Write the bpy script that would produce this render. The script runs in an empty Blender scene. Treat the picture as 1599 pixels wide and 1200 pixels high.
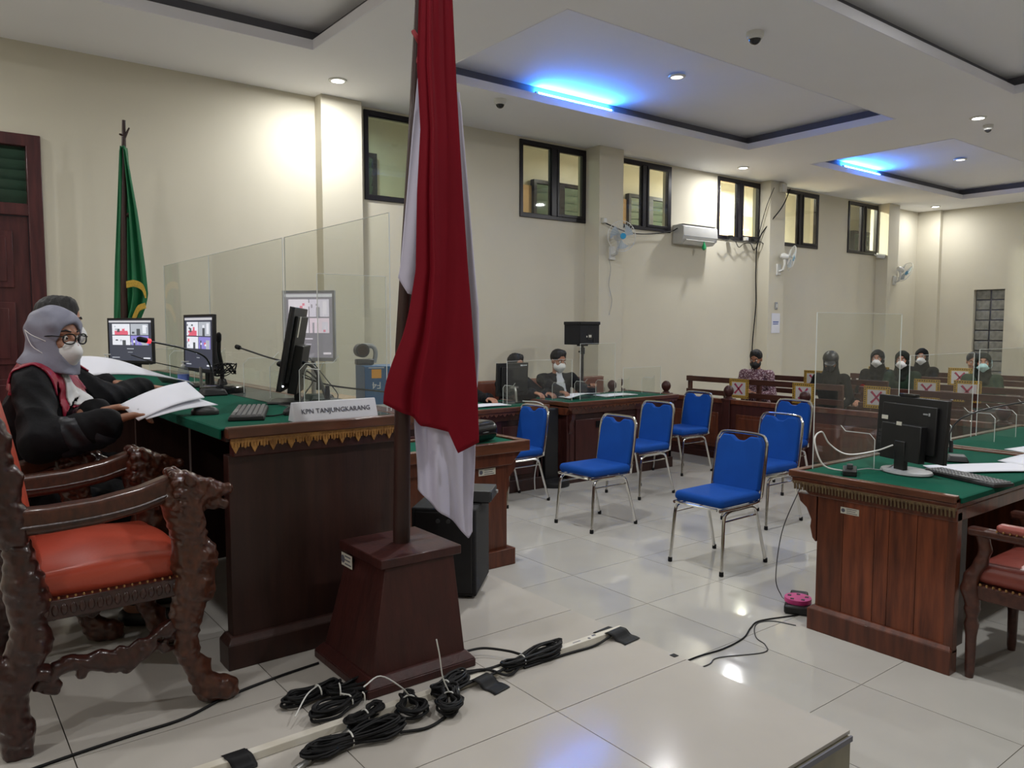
import bpy, bmesh, math, random
import numpy as np
from mathutils import Vector, Matrix, Euler
random.seed(4); np.random.seed(4)
C = bpy.context.scene.collection
PI = math.pi
# ------------------------------------------------------------------ camera
cam = bpy.data.objects.new('camera', bpy.data.cameras.new('camera')); C.objects.link(cam)
cam.matrix_world = Matrix(((0.7914, 0.0452, -0.6096, 0), (-0.6113, 0.0595, -0.7891, 0),
                           (0.0006, 0.9972, 0.0748, 1.65), (0, 0, 0, 1)))
cam.data.sensor_width = 36; cam.data.lens = 1208/1599*36; cam.data.clip_start = .05
bpy.context.scene.camera = cam
sc = bpy.context.scene
sc.view_settings.view_transform = 'Standard'; sc.view_settings.look = 'None'
sc.view_settings.gamma = 1; sc.view_settings.use_curve_mapping = False
sc.view_settings.exposure = 0.12
sc.cycles.max_bounces = 7; sc.cycles.diffuse_bounces = 4; sc.cycles.transparent_max_bounces = 24
w = bpy.data.worlds.new('world'); sc.world = w; w.use_nodes = True
w.node_tree.nodes['Background'].inputs[0].default_value = (.35, .4, .42, 1)
w.node_tree.nodes['Background'].inputs[1].default_value = .12
CEIL = 4.03; DAIS = .37; WY = 7.8; BX = 16.9
# downlights of the ceiling: x, y, z, watts
DOWN = [(3.37, 7.13, CEIL, 31), (9.98, 7.24, CEIL, 30), (16.2, 7.2, CEIL, 17),
        (9.74, 3.9, CEIL, 62), (3.4, 3.9, CEIL, 52), (16.2, 3.9, CEIL, 20), (-1.2, 7.1, CEIL, 34), (-2.9, 3.9, CEIL, 40),
        (3.4, .7, CEIL, 50), (9.8, .7, CEIL, 60), (16.2, .7, CEIL, 22), (-2.9, .7, CEIL, 40),
        (6.3, 5.4, 4.2, 16), (12.8, 5.35, 4.2, 16), (6.3, 2.2, 4.2, 16), (12.8, 2.2, 4.2, 16), (.3, 5.5, 4.2, 12), (.3, 2.2, 4.2, 16)]
def area(name, loc, size, watts, col=(1, 1, 1), rot=(0, 0, 0)):
    l = bpy.data.lights.new(name, 'AREA'); l.shape = 'DISK'; l.size = size; l.energy = watts; l.color = col
    o = bpy.data.objects.new(name, l); o.location = loc; o.rotation_euler = rot; C.objects.link(o); return o
for x, y, z, e in DOWN:
    area('downlight_lamp', (x, y, z-.035), .15, e, (1, 1, 1))
# lamps of the corridor outside the high windows
area('corridor_lamp', (13.2, 9.2, 4.45), .3, 420, (1, .93, .84))
area('corridor_lamp', (4.6, 9.2, 4.45), .3, 22, (.8, 1, .8))
area('corridor_lamp', (9.0, 9.2, 4.45), .3, 20, (1, .90, .80))

# ------------------------------------------------------------------ materials
def nd(nt, t, **k):
    n = nt.nodes.new(t)
    for a, b in k.items(): setattr(n, a, b)
    return n
def mat(name, col, rough=.5, metal=0, var=0, scale=8, bump=0, bscale=60, stretch=None, col2=None, spec=.5, coat=0, emit=None, es=1, rnd=0, detail=3, sheen=0):
    m = bpy.data.materials.new(name); m.use_nodes = True; nt = m.node_tree
    b = nt.nodes['Principled BSDF']; L = nt.links.new
    b.inputs['Base Color'].default_value = (*col, 1); b.inputs['Roughness'].default_value = rough
    b.inputs['Metallic'].default_value = metal; b.inputs['Specular IOR Level'].default_value = spec
    b.inputs['Coat Weight'].default_value = coat; b.inputs['Coat Roughness'].default_value = .12
    b.inputs['Sheen Weight'].default_value = sheen
    tc = nd(nt, 'ShaderNodeTexCoord'); src = tc.outputs['Object']
    mp = nd(nt, 'ShaderNodeMapping'); L(src, mp.inputs[0])
    if stretch: mp.inputs['Scale'].default_value = stretch
    if var or col2:
        n = nd(nt, 'ShaderNodeTexNoise'); n.inputs['Scale'].default_value = scale; n.inputs['Detail'].default_value = detail
        L(mp.outputs[0], n.inputs[0])
        r = nd(nt, 'ShaderNodeValToRGB'); r.color_ramp.elements[0].position = .32; r.color_ramp.elements[1].position = .68
        c2 = col2 or tuple(max(0, c*(1-var)) for c in col)
        r.color_ramp.elements[0].color = (*c2, 1); r.color_ramp.elements[1].color = (*col, 1)
        L(n.outputs[0], r.inputs[0]); out = r.outputs[0]
        if rnd:
            oi = nd(nt, 'ShaderNodeObjectInfo'); h = nd(nt, 'ShaderNodeHueSaturation')
            mr = nd(nt, 'ShaderNodeMapRange'); mr.inputs[3].default_value = 1-rnd; mr.inputs[4].default_value = 1+rnd
            L(oi.outputs['Random'], mr.inputs[0]); L(mr.outputs[0], h.inputs['Value']); L(out, h.inputs['Color']); out = h.outputs[0]
        L(out, b.inputs['Base Color'])
    if bump:
        n2 = nd(nt, 'ShaderNodeTexNoise'); n2.inputs['Scale'].default_value = bscale; n2.inputs['Detail'].default_value = 3
        L(mp.outputs[0], n2.inputs[0]); bp = nd(nt, 'ShaderNodeBump'); bp.inputs['Strength'].default_value = bump; bp.inputs['Distance'].default_value = .01
        L(n2.outputs[0], bp.inputs['Height']); L(bp.outputs[0], b.inputs['Normal'])
    if emit: b.inputs['Emission Color'].default_value = (*emit, 1); b.inputs['Emission Strength'].default_value = es
    return m
def wood(name, a, b, rough=.3, sc_=(3, 3, .35), scale=9, coat=.3, rnd=0):
    return mat(name, a, rough, col2=b, scale=scale, stretch=sc_, bump=.08, bscale=30, coat=coat, rnd=rnd, detail=6, spec=.3)
M = {}
M['wall'] = mat('cream_plaster', (.64, .60, .485), .75, var=.05, scale=1.2, bump=.05, bscale=120)
M['ceil'] = mat('ceiling_paint', (.88, .88, .90), .8, var=.03, scale=.8)
M['lip'] = mat('white_lip_paint', (.82, .82, .88), .7, var=.03, scale=2)
M['cove'] = mat('shade_and_mortar_grey', (.16, .16, .19), .8, var=.05)  # cove shadow and dais edge gap put into the colour; also mortar grey
M['tile'] = mat('polished_tile', (.46, .445, .41), .09, var=.06, scale=2.5, spec=.55, rnd=.05)
M['tile2'] = mat('polished_dais_tile', (.47, .44, .40), .13, var=.05, scale=2.5, spec=.5, rnd=.03)
M['grout'] = mat('grout', (.20, .18, .15), .8, var=.1)
M['riser'] = mat('riser_stone', (.19, .17, .11), .35, var=.25, scale=14, stretch=(1, 1, .4))
M['frame'] = mat('black_brown_lacquer', (.010, .008, .012), .3, var=.2, spec=.35)
M['doorw'] = wood('dark_red_brown_door', (.085, .022, .022), (.045, .012, .014), .35)
M['dark'] = wood('dark_mahogany', (.044, .018, .014), (.028, .013, .011), .42, coat=.1)
M['dark2'] = wood('plum_mahogany', (.054, .014, .012), (.034, .010, .009), .42, coat=.1)
M['mid'] = wood('red_brown_wood', (.130, .036, .017), (.065, .019, .010), .35, coat=.3)
M['plank'] = wood('grained_red_plank', (.19, .050, .020), (.075, .020, .010), .4, sc_=(5, 5, .5), scale=6, coat=.2, rnd=.3)
M['pew'] = wood('brown_pew_wood', (.085, .030, .020), (.045, .016, .012), .35, sc_=(3, .4, 3))
M['rim'] = wood('warm_rim_wood', (.13, .046, .024), (.075, .028, .015), .3, sc_=(.6, .6, 3))
M['rim2'] = wood('light_rim_wood', (.40, .27, .15), (.28, .17, .09), .4, sc_=(.6, .6, 3))
M['carve'] = wood('carved_teak', (.085, .026, .013), (.040, .014, .009), .3, sc_=(4, 4, 2), scale=14, coat=.45)
M['carved'] = wood('carved_dark_teak', (.048, .015, .011), (.022, .008, .007), .28, sc_=(4, 4, 2), scale=14, coat=.5)
M['gold'] = mat('gold_carving', (.46, .235, .06), .5, col2=(.27, .12, .03), scale=30, bump=.3, bscale=90)
M['olive'] = mat('aged_gold_beading', (.13, .085, .035), .5, col2=(.07, .04, .018), scale=40, bump=.3, bscale=90)
M['green'] = mat('green_felt', (.004, .085, .052), .9, var=.15, scale=5, bump=.25, bscale=300, spec=.12)
M['gflag'] = mat('green_flag_satin', (.008, .16, .06), .55, var=.25, scale=3, bump=.05)
M['gfringe'] = mat('gold_fringe', (.62, .40, .05), .6, var=.3, scale=80, bump=.4, bscale=200)
M['red'] = mat('red_flag_cloth', (.19, .0015, .011), .75, var=.15, scale=2, bump=.04, bscale=250, spec=.2)
M['white'] = mat('white_flag_cloth', (.56, .54, .68), .6, var=.05, scale=2, bump=.04, bscale=250)
M['tie'] = mat('red_tie_cord', (.30, .02, .03), .8, var=.3, scale=30)
M['vinyl'] = mat('orange_red_vinyl', (.50, .075, .040), .33, var=.12, scale=3, bump=.06, bscale=90, coat=.1)
M['vinyl2'] = mat('faded_red_vinyl', (.27, .060, .045), .35, var=.2, scale=5, bump=.06, bscale=90)
M['brownv'] = mat('brown_leather', (.17, .055, .035), .35, var=.2, scale=6, bump=.08, bscale=60)
M['chrome'] = mat('chrome', (.72, .71, .68), .13, 1, var=.05)
M['alu'] = mat('grey_metal', (.42, .42, .40), .35, .9, var=.1)
M['brass'] = mat('brass_studs', (.38, .22, .09), .35, .8, var=.2)
M['blue'] = mat('royal_blue_fabric', (.004, .062, .32), .8, var=.12, scale=6, bump=.15, bscale=350, spec=.2)
M['black'] = mat('black_plastic', (.007, .007, .008), .45, var=.2, scale=30)
M['blackg'] = mat('glossy_black_plastic', (.008, .008, .009), .15, var=.2)
M['charcoal'] = mat('charcoal_plastic', (.045, .046, .048), .4, var=.15)
M['spk'] = mat('black_speaker_carpet', (.009, .009, .011), .8, var=.3, scale=60, bump=.3, bscale=200)
M['rubber'] = mat('black_rubber', (.006, .006, .007), .6, var=.3, scale=50, spec=.25)
M['grey'] = mat('grey_plastic', (.30, .31, .32), .4, var=.08)
M['keys'] = mat('grey_key_caps', (.15, .15, .155), .45, var=.1)
M['whitep'] = mat('white_plastic', (.66, .66, .63), .35, var=.05)
M['acw'] = mat('white_ac_plastic', (.62, .62, .60), .35, var=.05)
M['pvc'] = mat('dusty_white_pvc', (.66, .63, .56), .5, col2=(.50, .46, .38), scale=6)
M['paper'] = mat('white_paper', (.74, .75, .82), .8, var=.03, scale=3)
M['plate'] = mat('white_name_plate', (.62, .63, .68), .3, var=.04)
M['label'] = mat('paper_label', (.60, .58, .50), .6, var=.1, scale=30)
M['ink'] = mat('dark_ink', (.10, .10, .13), .7, var=.1)
M['inkb'] = mat('blue_ink', (.10, .16, .45), .7, var=.1)
M['skin'] = mat('brown_skin', (.34, .155, .09), .5, col2=(.27, .115, .065), scale=9, bump=.05, bscale=80)
M['skin2'] = mat('tan_skin', (.42, .20, .125), .5, col2=(.34, .155, .09), scale=9, bump=.05, bscale=80)
M['hair'] = mat('black_hair', (.006, .005, .005), .6, var=.4, scale=60, bump=.4, bscale=120, stretch=(1, 1, .2))
M['robe'] = mat('black_robe_cloth', (.006, .006, .008), .7, var=.3, scale=10, bump=.25, bscale=30, spec=.18)
M['robe2'] = mat('black_satin_cuff', (.018, .02, .03), .42, col2=(.006, .007, .010), scale=10, bump=.5, bscale=18, spec=.4)
M['satin'] = mat('crimson_satin', (.34, .012, .045), .28, col2=(.21, .006, .022), scale=14, bump=.25, bscale=20)
M['jabot'] = mat('white_jabot_cloth', (.66, .66, .66), .7, var=.06, scale=6, bump=.2, bscale=30)
M['mask'] = mat('white_face_mask', (.72, .72, .72), .7, var=.04, scale=10)
M['maskg'] = mat('pale_teal_face_mask', (.42, .66, .66), .7, var=.05, scale=10)
M['maskb'] = mat('black_face_mask', (.012, .012, .014), .7, var=.2, scale=10)
M['hijab'] = mat('grey_lilac_hijab', (.27, .275, .345), .5, col2=(.21, .215, .28), scale=5, bump=.08, bscale=60, spec=.25)
M['hijabk'] = mat('black_hijab', (.008, .008, .008), .85, spec=.15, var=.3, scale=10, bump=.1, bscale=40)
M['hijabt'] = mat('dark_olive_hijab', (.016, .019, .015), .85, spec=.15, var=.3, scale=10, bump=.1, bscale=40)
M['gjacket'] = mat('dark_green_jacket', (.014, .030, .018), .8, spec=.15, var=.3, scale=10, bump=.1, bscale=40)
M['gjacket2'] = mat('olive_green_jacket', (.030, .050, .030), .8, spec=.15, var=.3, scale=10, bump=.1, bscale=40)
M['shirtw'] = mat('white_shirt', (.56, .58, .64), .7, var=.08, scale=6, bump=.1, bscale=30)
M['trouser'] = mat('dark_trousers', (.016, .016, .02), .8, var=.2)
M['eyew'] = mat('eye_white', (.6, .58, .55), .3, var=.05)
M['eyed'] = mat('dark_iris', (.02, .01, .008), .2, var=.1)
M['pink'] = mat('pink_reel_plastic', (.60, .04, .22), .4, var=.15)
M['redled'] = mat('red_led_ring', (.7, .02, .02), .4, var=.1, emit=(1, .04, .06), es=1.3)
M['led'] = mat('white_led', (.9, .9, .9), .4, var=.02, emit=(.9, .95, 1), es=6)
M['lens'] = mat('downlight_lens', (.9, .9, .9), .4, var=.02, emit=(1, .97, .93), es=14)
M['lensdim'] = mat('dim_downlight_lens', (.9, .9, .9), .4, var=.02, emit=(1, .93, .92), es=2.2)
M['tube'] = mat('blue_led_tube', (.2, .5, .9), .4, var=.02, emit=(.03, .24, 1), es=230)
M['louv'] = mat('green_louvre_glass', (.055, .10, .07), .15, var=.2, scale=4)
M['corr'] = mat('corridor_plaster', (.62, .59, .50), .8, var=.05)
M['tan'] = mat('corridor_tan_plaster', (.55, .36, .19), .8, var=.05)
M['boxb'] = mat('blue_carton', (.012, .115, .30), .4, col2=(.010, .085, .22), scale=3)
M['boxo'] = mat('orange_print', (.80, .36, .03), .5, var=.05)
M['carton'] = mat('white_print', (.62, .66, .70), .5, var=.05)
M['fanb'] = mat('blue_fan_plastic', (.03, .34, .62), .35, var=.1)
M['teal'] = mat('teal_blade_plastic', (.40, .46, .50), .35, var=.1)
M['greenp'] = mat('green_plastic', (.015, .42, .14), .35, var=.15)
M['signg'] = mat('gold_sign_border', (.56, .36, .05), .6, col2=(.36, .21, .02), scale=60)
M['signw'] = mat('sign_paper', (.58, .56, .56), .7, var=.04)
M['xred'] = mat('red_cross_print', (.42, .03, .09), .7, var=.1)
M['xdark'] = mat('dark_cross_print', (.07, .03, .09), .7, var=.1)
M['cctv'] = mat('smoked_dome', (.02, .02, .022), .08, var=.1)
def batik():
    m = mat('purple_batik_cotton', (.22, .14, .16), .8, bump=.05); nt = m.node_tree; b = nt.nodes['Principled BSDF']
    tc = nd(nt, 'ShaderNodeTexCoord'); v = nd(nt, 'ShaderNodeTexVoronoi'); v.inputs['Scale'].default_value = 42
    r = nd(nt, 'ShaderNodeValToRGB'); e = r.color_ramp.elements
    e[0].position = .25; e[0].color = (.42, .33, .36, 1); e[1].position = .5; e[1].color = (.11, .045, .065, 1)
    nt.links.new(tc.outputs['Object'], v.inputs[0]); nt.links.new(v.outputs[0], r.inputs[0]); nt.links.new(r.outputs[0], b.inputs['Base Color']); return m
M['batik'] = batik()
def glassmat(name, tint, haze=.03, ior=1.45, edge=None):
    m = bpy.data.materials.new(name); m.use_nodes = True; nt = m.node_tree; L = nt.links.new
    nt.nodes.remove(nt.nodes['Principled BSDF']); out = nt.nodes['Material Output']
    tr = nd(nt, 'ShaderNodeBsdfTransparent'); tr.inputs[0].default_value = (*tint, 1)
    df = nd(nt, 'ShaderNodeBsdfDiffuse'); n = nd(nt, 'ShaderNodeTexNoise'); n.inputs['Scale'].default_value = 3
    tc = nd(nt, 'ShaderNodeTexCoord'); L(tc.outputs['Object'], n.inputs[0])
    r = nd(nt, 'ShaderNodeValToRGB'); r.color_ramp.elements[0].color = (.55, .55, .52, 1); r.color_ramp.elements[1].color = (.75, .75, .72, 1)
    L(n.outputs[0], r.inputs[0]); L(r.outputs[0], df.inputs[0])
    gl = nd(nt, 'ShaderNodeBsdfGlossy'); gl.inputs['Roughness'].default_value = .02
    m1 = nd(nt, 'ShaderNodeMixShader'); m1.inputs[0].default_value = haze; L(tr.outputs[0], m1.inputs[1]); L(df.outputs[0], m1.inputs[2])
    lw = nd(nt, 'ShaderNodeLayerWeight'); lw.inputs[0].default_value = .5
    pw = nd(nt, 'ShaderNodeMath', operation='POWER'); pw.inputs[1].default_value = 4; L(lw.outputs['Facing'], pw.inputs[0])
    fr = nd(nt, 'ShaderNodeMath', operation='MULTIPLY_ADD'); fr.inputs[1].default_value = .42*(ior-1)/.45; fr.inputs[2].default_value = ((ior-1)/(ior+1))**2; L(pw.outputs[0], fr.inputs[0])
    m2 = nd(nt, 'ShaderNodeMixShader'); L(fr.outputs[0], m2.inputs[0]); L(m1.outputs[0], m2.inputs[1]); L(gl.outputs[0], m2.inputs[2])
    L(m2.outputs[0], out.inputs[0]); return m
M['acr'] = glassmat('clear_acrylic', (.975, .985, .97), .026, 1.35)
M['pane'] = glassmat('window_glass', (.88, .93, .89), .02, 1.5)
M['clearp'] = glassmat('clear_plastic', (.80, .85, .86), .12, 1.5)
M['mesh'] = glassmat('fine_grill', (.72, .75, .78), .10, 1.1)
M['acre'] = mat('acrylic_edge', (.72, .76, .74), .3, var=.05)
M['gblock'] = mat('frosted_glass_block', (.30, .30, .27), .25, col2=(.20, .20, .18), scale=14, bump=.5, bscale=35)

# ------------------------------------------------------------------ mesh helpers
class MB:
    def __init__(s): s.v = []; s.f = []; s.m = []; s.cur = 0
    def add(s, vs, fs, T=None):
        o = len(s.v)
        s.v += [tuple(T @ Vector(p)) for p in vs] if T is not None else [tuple(p) for p in vs]
        s.f += [tuple(i+o for i in f) for f in fs]; s.m += [s.cur]*len(fs); return s
    def box(s, x0, x1, y0, y1, z0, z1, T=None):
        e = (len(s.v)//8 % 6)*.00012*(1 if min(abs(x1-x0), abs(y1-y0), abs(z1-z0)) > .004 else 0)   # keeps neighbouring faces from coinciding
        x0, x1 = min(x0, x1)-e, max(x0, x1)+e; y0, y1 = min(y0, y1)-e, max(y0, y1)+e; z0, z1 = min(z0, z1)-e, max(z0, z1)+e
        return s.add([(x0, y0, z0), (x1, y0, z0), (x1, y1, z0), (x0, y1, z0), (x0, y0, z1), (x1, y0, z1), (x1, y1, z1), (x0, y1, z1)],
                     [(0, 3, 2, 1), (4, 5, 6, 7), (0, 1, 5, 4), (1, 2, 6, 5), (2, 3, 7, 6), (3, 0, 4, 7)], T)
    def frustum(s, a, b, T=None):   # a, b = (x0,x1,y0,y1,z)
        return s.add([(a[0], a[2], a[4]), (a[1], a[2], a[4]), (a[1], a[3], a[4]), (a[0], a[3], a[4]), (b[0], b[2], b[4]), (b[1], b[2], b[4]), (b[1], b[3], b[4]), (b[0], b[3], b[4])],
                     [(0, 3, 2, 1), (4, 5, 6, 7), (0, 1, 5, 4), (1, 2, 6, 5), (2, 3, 7, 6), (3, 0, 4, 7)], T)
    def tube(s, pts, r, n=8, closed=False, T=None):
        P = [Vector(p) for p in pts]; N = len(P); rs = r if isinstance(r, (list, tuple)) else [r]*N
        vs = []; u = None
        for i in range(N):
            if closed: t = P[(i+1) % N]-P[i-1]
            else: t = P[min(i+1, N-1)]-P[max(i-1, 0)]
            if t.length < 1e-9: t = Vector((0, 0, 1))
            t.normalize()
            if u is None: u = t.orthogonal().normalized()
            u = (u-t*u.dot(t)); u = u.normalized() if u.length > 1e-6 else t.orthogonal().normalized()
            v = t.cross(u)
            for k in range(n):
                a = 2*PI*k/n; vs.append(P[i]+(u*math.cos(a)+v*math.sin(a))*rs[i])
        fs = []
        for i in range(N if closed else N-1):
            j = (i+1) % N
            for k in range(n): fs.append((i*n+k, i*n+(k+1) % n, j*n+(k+1) % n, j*n+k))
        if not closed: fs += [tuple(range(n-1, -1, -1)), tuple((N-1)*n+k for k in range(n))]
        return s.add(vs, fs, T)
    def lathe(s, prof, n=16, T=None):   # prof = (r,z)
        vs = [(r*math.cos(2*PI*k/n), r*math.sin(2*PI*k/n), z) for r, z in prof for k in range(n)]
        fs = [(i*n+k, i*n+(k+1) % n, (i+1)*n+(k+1) % n, (i+1)*n+k) for i in range(len(prof)-1) for k in range(n)]
        fs += [tuple(range(n-1, -1, -1)), tuple((len(prof)-1)*n+k for k in range(n))]
        return s.add(vs, fs, T)
    def prism(s, poly, d0, d1, axis='y', T=None):  # poly of (a,b); extruded along the axis
        n = len(poly)
        def q(a, b, d): return (a, d, b) if axis == 'y' else ((d, a, b) if axis == 'x' else (a, b, d))
        vs = [q(a, b, d0) for a, b in poly]+[q(a, b, d1) for a, b in poly]
        fs = [tuple(range(n)), tuple(range(2*n-1, n-1, -1))]+[(i, i+n, (i+1) % n+n, (i+1) % n) for i in range(n)]
        return s.add(vs, fs, T)
    def grid(s, fn, nu, nv, T=None):
        vs = [fn(i/nu, j/nv) for i in range(nu+1) for j in range(nv+1)]
        fs = [(i*(nv+1)+j, (i+1)*(nv+1)+j, (i+1)*(nv+1)+j+1, i*(nv+1)+j+1) for i in range(nu) for j in range(nv)]
        return s.add(vs, fs, T)
    def sphere(s, c, r, n=12, m=8, T=None):
        rx, ry, rz = r if isinstance(r, (tuple, list)) else (r, r, r)
        prof = [(max(1e-4, math.sin(PI*i/m)), -math.cos(PI*i/m)) for i in range(m+1)]
        vs = [(c[0]+rx*q*math.cos(2*PI*k/n), c[1]+ry*q*math.sin(2*PI*k/n), c[2]+rz*z) for q, z in prof for k in range(n)]
        fs = [(i*n+k, i*n+(k+1) % n, (i+1)*n+(k+1) % n, (i+1)*n+k) for i in range(m) for k in range(n)]
        return s.add(vs, fs, T)
def mk(name, mb, m, parent=None, bevel=0, loc=None, rot=None, angle=40, flat=False, solid=0, label=None, sub=0):
    me = bpy.data.meshes.new(name)
    if isinstance(mb, MB): me.from_pydata(mb.v, [], mb.f)
    else: me.from_pydata(mb[0], [], mb[1])
    ms = m if isinstance(m, list) else [m]
    for q in ms: me.materials.append(q)
    if isinstance(mb, MB) and len(ms) > 1: me.polygons.foreach_set('material_index', mb.m)
    b = bmesh.new(); b.from_mesh(me); bmesh.ops.recalc_face_normals(b, faces=b.faces); b.to_mesh(me); b.free()
    if not flat:
        me.polygons.foreach_set('use_smooth', [True]*len(me.polygons)); me.set_sharp_from_angle(angle=math.radians(angle))
    me.update()
    o = bpy.data.objects.new(name, me); C.objects.link(o)
    if parent: o.parent = parent
    if loc: o.location = loc
    if rot: o.rotation_euler = rot
    if solid: d = o.modifiers.new('solid', 'SOLIDIFY'); d.thickness = solid; d.offset = 0
    if bevel: d = o.modifiers.new('bevel', 'BEVEL'); d.width = bevel; d.segments = 2; d.limit_method = 'ANGLE'; d.harden_normals = False
    if sub: d = o.modifiers.new('sub', 'SUBSURF'); d.levels = sub; d.render_levels = sub
    if label: o['label'] = label
    return o
def tag(o, label, cat, group=None):
    o['label'] = label; o['category'] = cat
    if group: o['group'] = group
    return o
def thing(name, label, cat, loc=(0, 0, 0), rz=0, group=None):
    o = bpy.data.objects.new(name, None); o.empty_display_size = .1; C.objects.link(o)
    o.location = loc; o.rotation_euler = (0, 0, rz); return tag(o, label, cat, group)
def struct(name, mb, m, parent=None, **k):
    o = mk(name, mb, m, parent, **k)
    if not parent: o['kind'] = 'structure'
    return o
KIDS = {}
def dup(o, label=None, group=None, loc=None, rz=None, parent=None):
    c = o.copy(); C.objects.link(c)
    if parent is not None: c.parent = parent
    if label: c['label'] = label
    if group: c['group'] = group
    if loc is not None: c.location = loc
    if rz is not None: c.rotation_euler = (0, 0, rz)
    for ch in list(o.children): dup(ch, parent=c)
    return c
def text(name, body, size, m, parent, mat4, depth=.0006, align='CENTER'):
    cu = bpy.data.curves.new('t', 'FONT'); cu.body = body; cu.size = size; cu.extrude = depth; cu.align_x = align; cu.align_y = 'CENTER'; cu.resolution_u = 2
    t = bpy.data.objects.new('t', cu); C.objects.link(t)
    me = bpy.data.meshes.new_from_object(t.evaluated_get(bpy.context.evaluated_depsgraph_get()))
    bpy.data.objects.remove(t); me.materials.clear(); me.materials.append(m); me.transform(mat4)
    o = bpy.data.objects.new(name, me); C.objects.link(o); o.parent = parent; return o
def frame4(o, x, y, z=None):   # matrix from origin and axes
    x = Vector(x).normalized(); y = Vector(y).normalized(); z = x.cross(y)
    m = Matrix((x, y, z)).transposed().to_4x4(); m.translation = Vector(o); return m
def bez(p, n=8):    # smooth polyline through points (Catmull-Rom)
    P = [Vector(q) for q in p]; P = [P[0]*2-P[1]]+P+[P[-1]*2-P[-2]]; out = []
    for i in range(1, len(P)-2):
        for k in range(n):
            t = k/n; a, b, c, d = P[i-1], P[i], P[i+1], P[i+2]
            out.append(.5*((2*b)+(c-a)*t+(2*a-5*b+4*c-d)*t*t+(-a+3*b-3*c+d)*t**3))
    out.append(P[-2]); return out

# ------------------------------------------------------------------ signed-distance modelling
class S:
    """solid built from smoothly blended distance primitives, meshed with surface nets"""
    def __init__(s, T=None): s.ops = []
    def cap(s, a, b, ra, rb=None, k=.02, op='u'): s.ops.append(('c', np.array(a, float), np.array(b, float), ra, ra if rb is None else rb, k, op)); return s
    def ell(s, c, r, k=.02, op='u', R=None): s.ops.append(('e', np.array(c, float), np.array(r, float), None if R is None else np.array(R), 0, k, op)); return s
    def box(s, c, h, r=.005, k=.01, op='u', R=None): s.ops.append(('b', np.array(c, float), np.array(h, float), None if R is None else np.array(R), r, k, op)); return s
    def pl(s, p, n, k=.005): s.ops.append(('p', np.array(p, float), np.array(n, float)/np.linalg.norm(n), 0, 0, k, 'i')); return s  # keep the side n points away from
    def fn(s, f): s.ops.append(('f', f, 0, 0, 0, 0, 'f')); return s
    def chain(s, pts, rs, k=.02):
        for i in range(len(pts)-1): s.cap(pts[i], pts[i+1], rs[i], rs[i+1], k)
        return s
    def ev(s, X):
        d = np.full(len(X), 1e3)
        for t, a, b, c, r, k, op in s.ops:
            if t == 'f': d = a(X, d); continue
            if t == 'c':
                ab = b-a; h = np.clip(((X-a)@ab)/max(ab@ab, 1e-12), 0, 1)
                q = np.linalg.norm(X-a-h[:, None]*ab, axis=1)-(c+(r-c)*h)
            elif t == 'e':
                Y = X-a
                if c is not None: Y = Y@c
                l1 = np.linalg.norm(Y/b, axis=1); l2 = np.linalg.norm(Y/(b*b), axis=1); q = l1*(l1-1)/np.maximum(l2, 1e-9)
            elif t == 'b':
                Y = X-a
                if c is not None: Y = Y@c
                Y = np.abs(Y)-(b-r); q = np.linalg.norm(np.maximum(Y, 0), axis=1)+np.minimum(Y.max(1), 0)-r
            else: q = (X-a)@b
            if op == 'u': h = np.clip(.5+.5*(q-d)/k, 0, 1); d = q*(1-h)+d*h-k*h*(1-h)
            elif op == 's': q = -q; h = np.clip(.5-.5*(q-d)/k, 0, 1); d = q*(1-h)+d*h+k*h*(1-h)
            else: h = np.clip(.5-.5*(q-d)/k, 0, 1); d = q*(1-h)+d*h+k*h*(1-h)
        return d
    def mesh(s, lo, hi, h):
        ax = [np.arange(lo[i], hi[i]+h, h) for i in range(3)]; n = [len(a) for a in ax]
        X = np.stack(np.meshgrid(*ax, indexing='ij'), -1).reshape(-1, 3)
        V = s.ev(X).reshape(n); return nets(V, ax, h)
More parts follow.
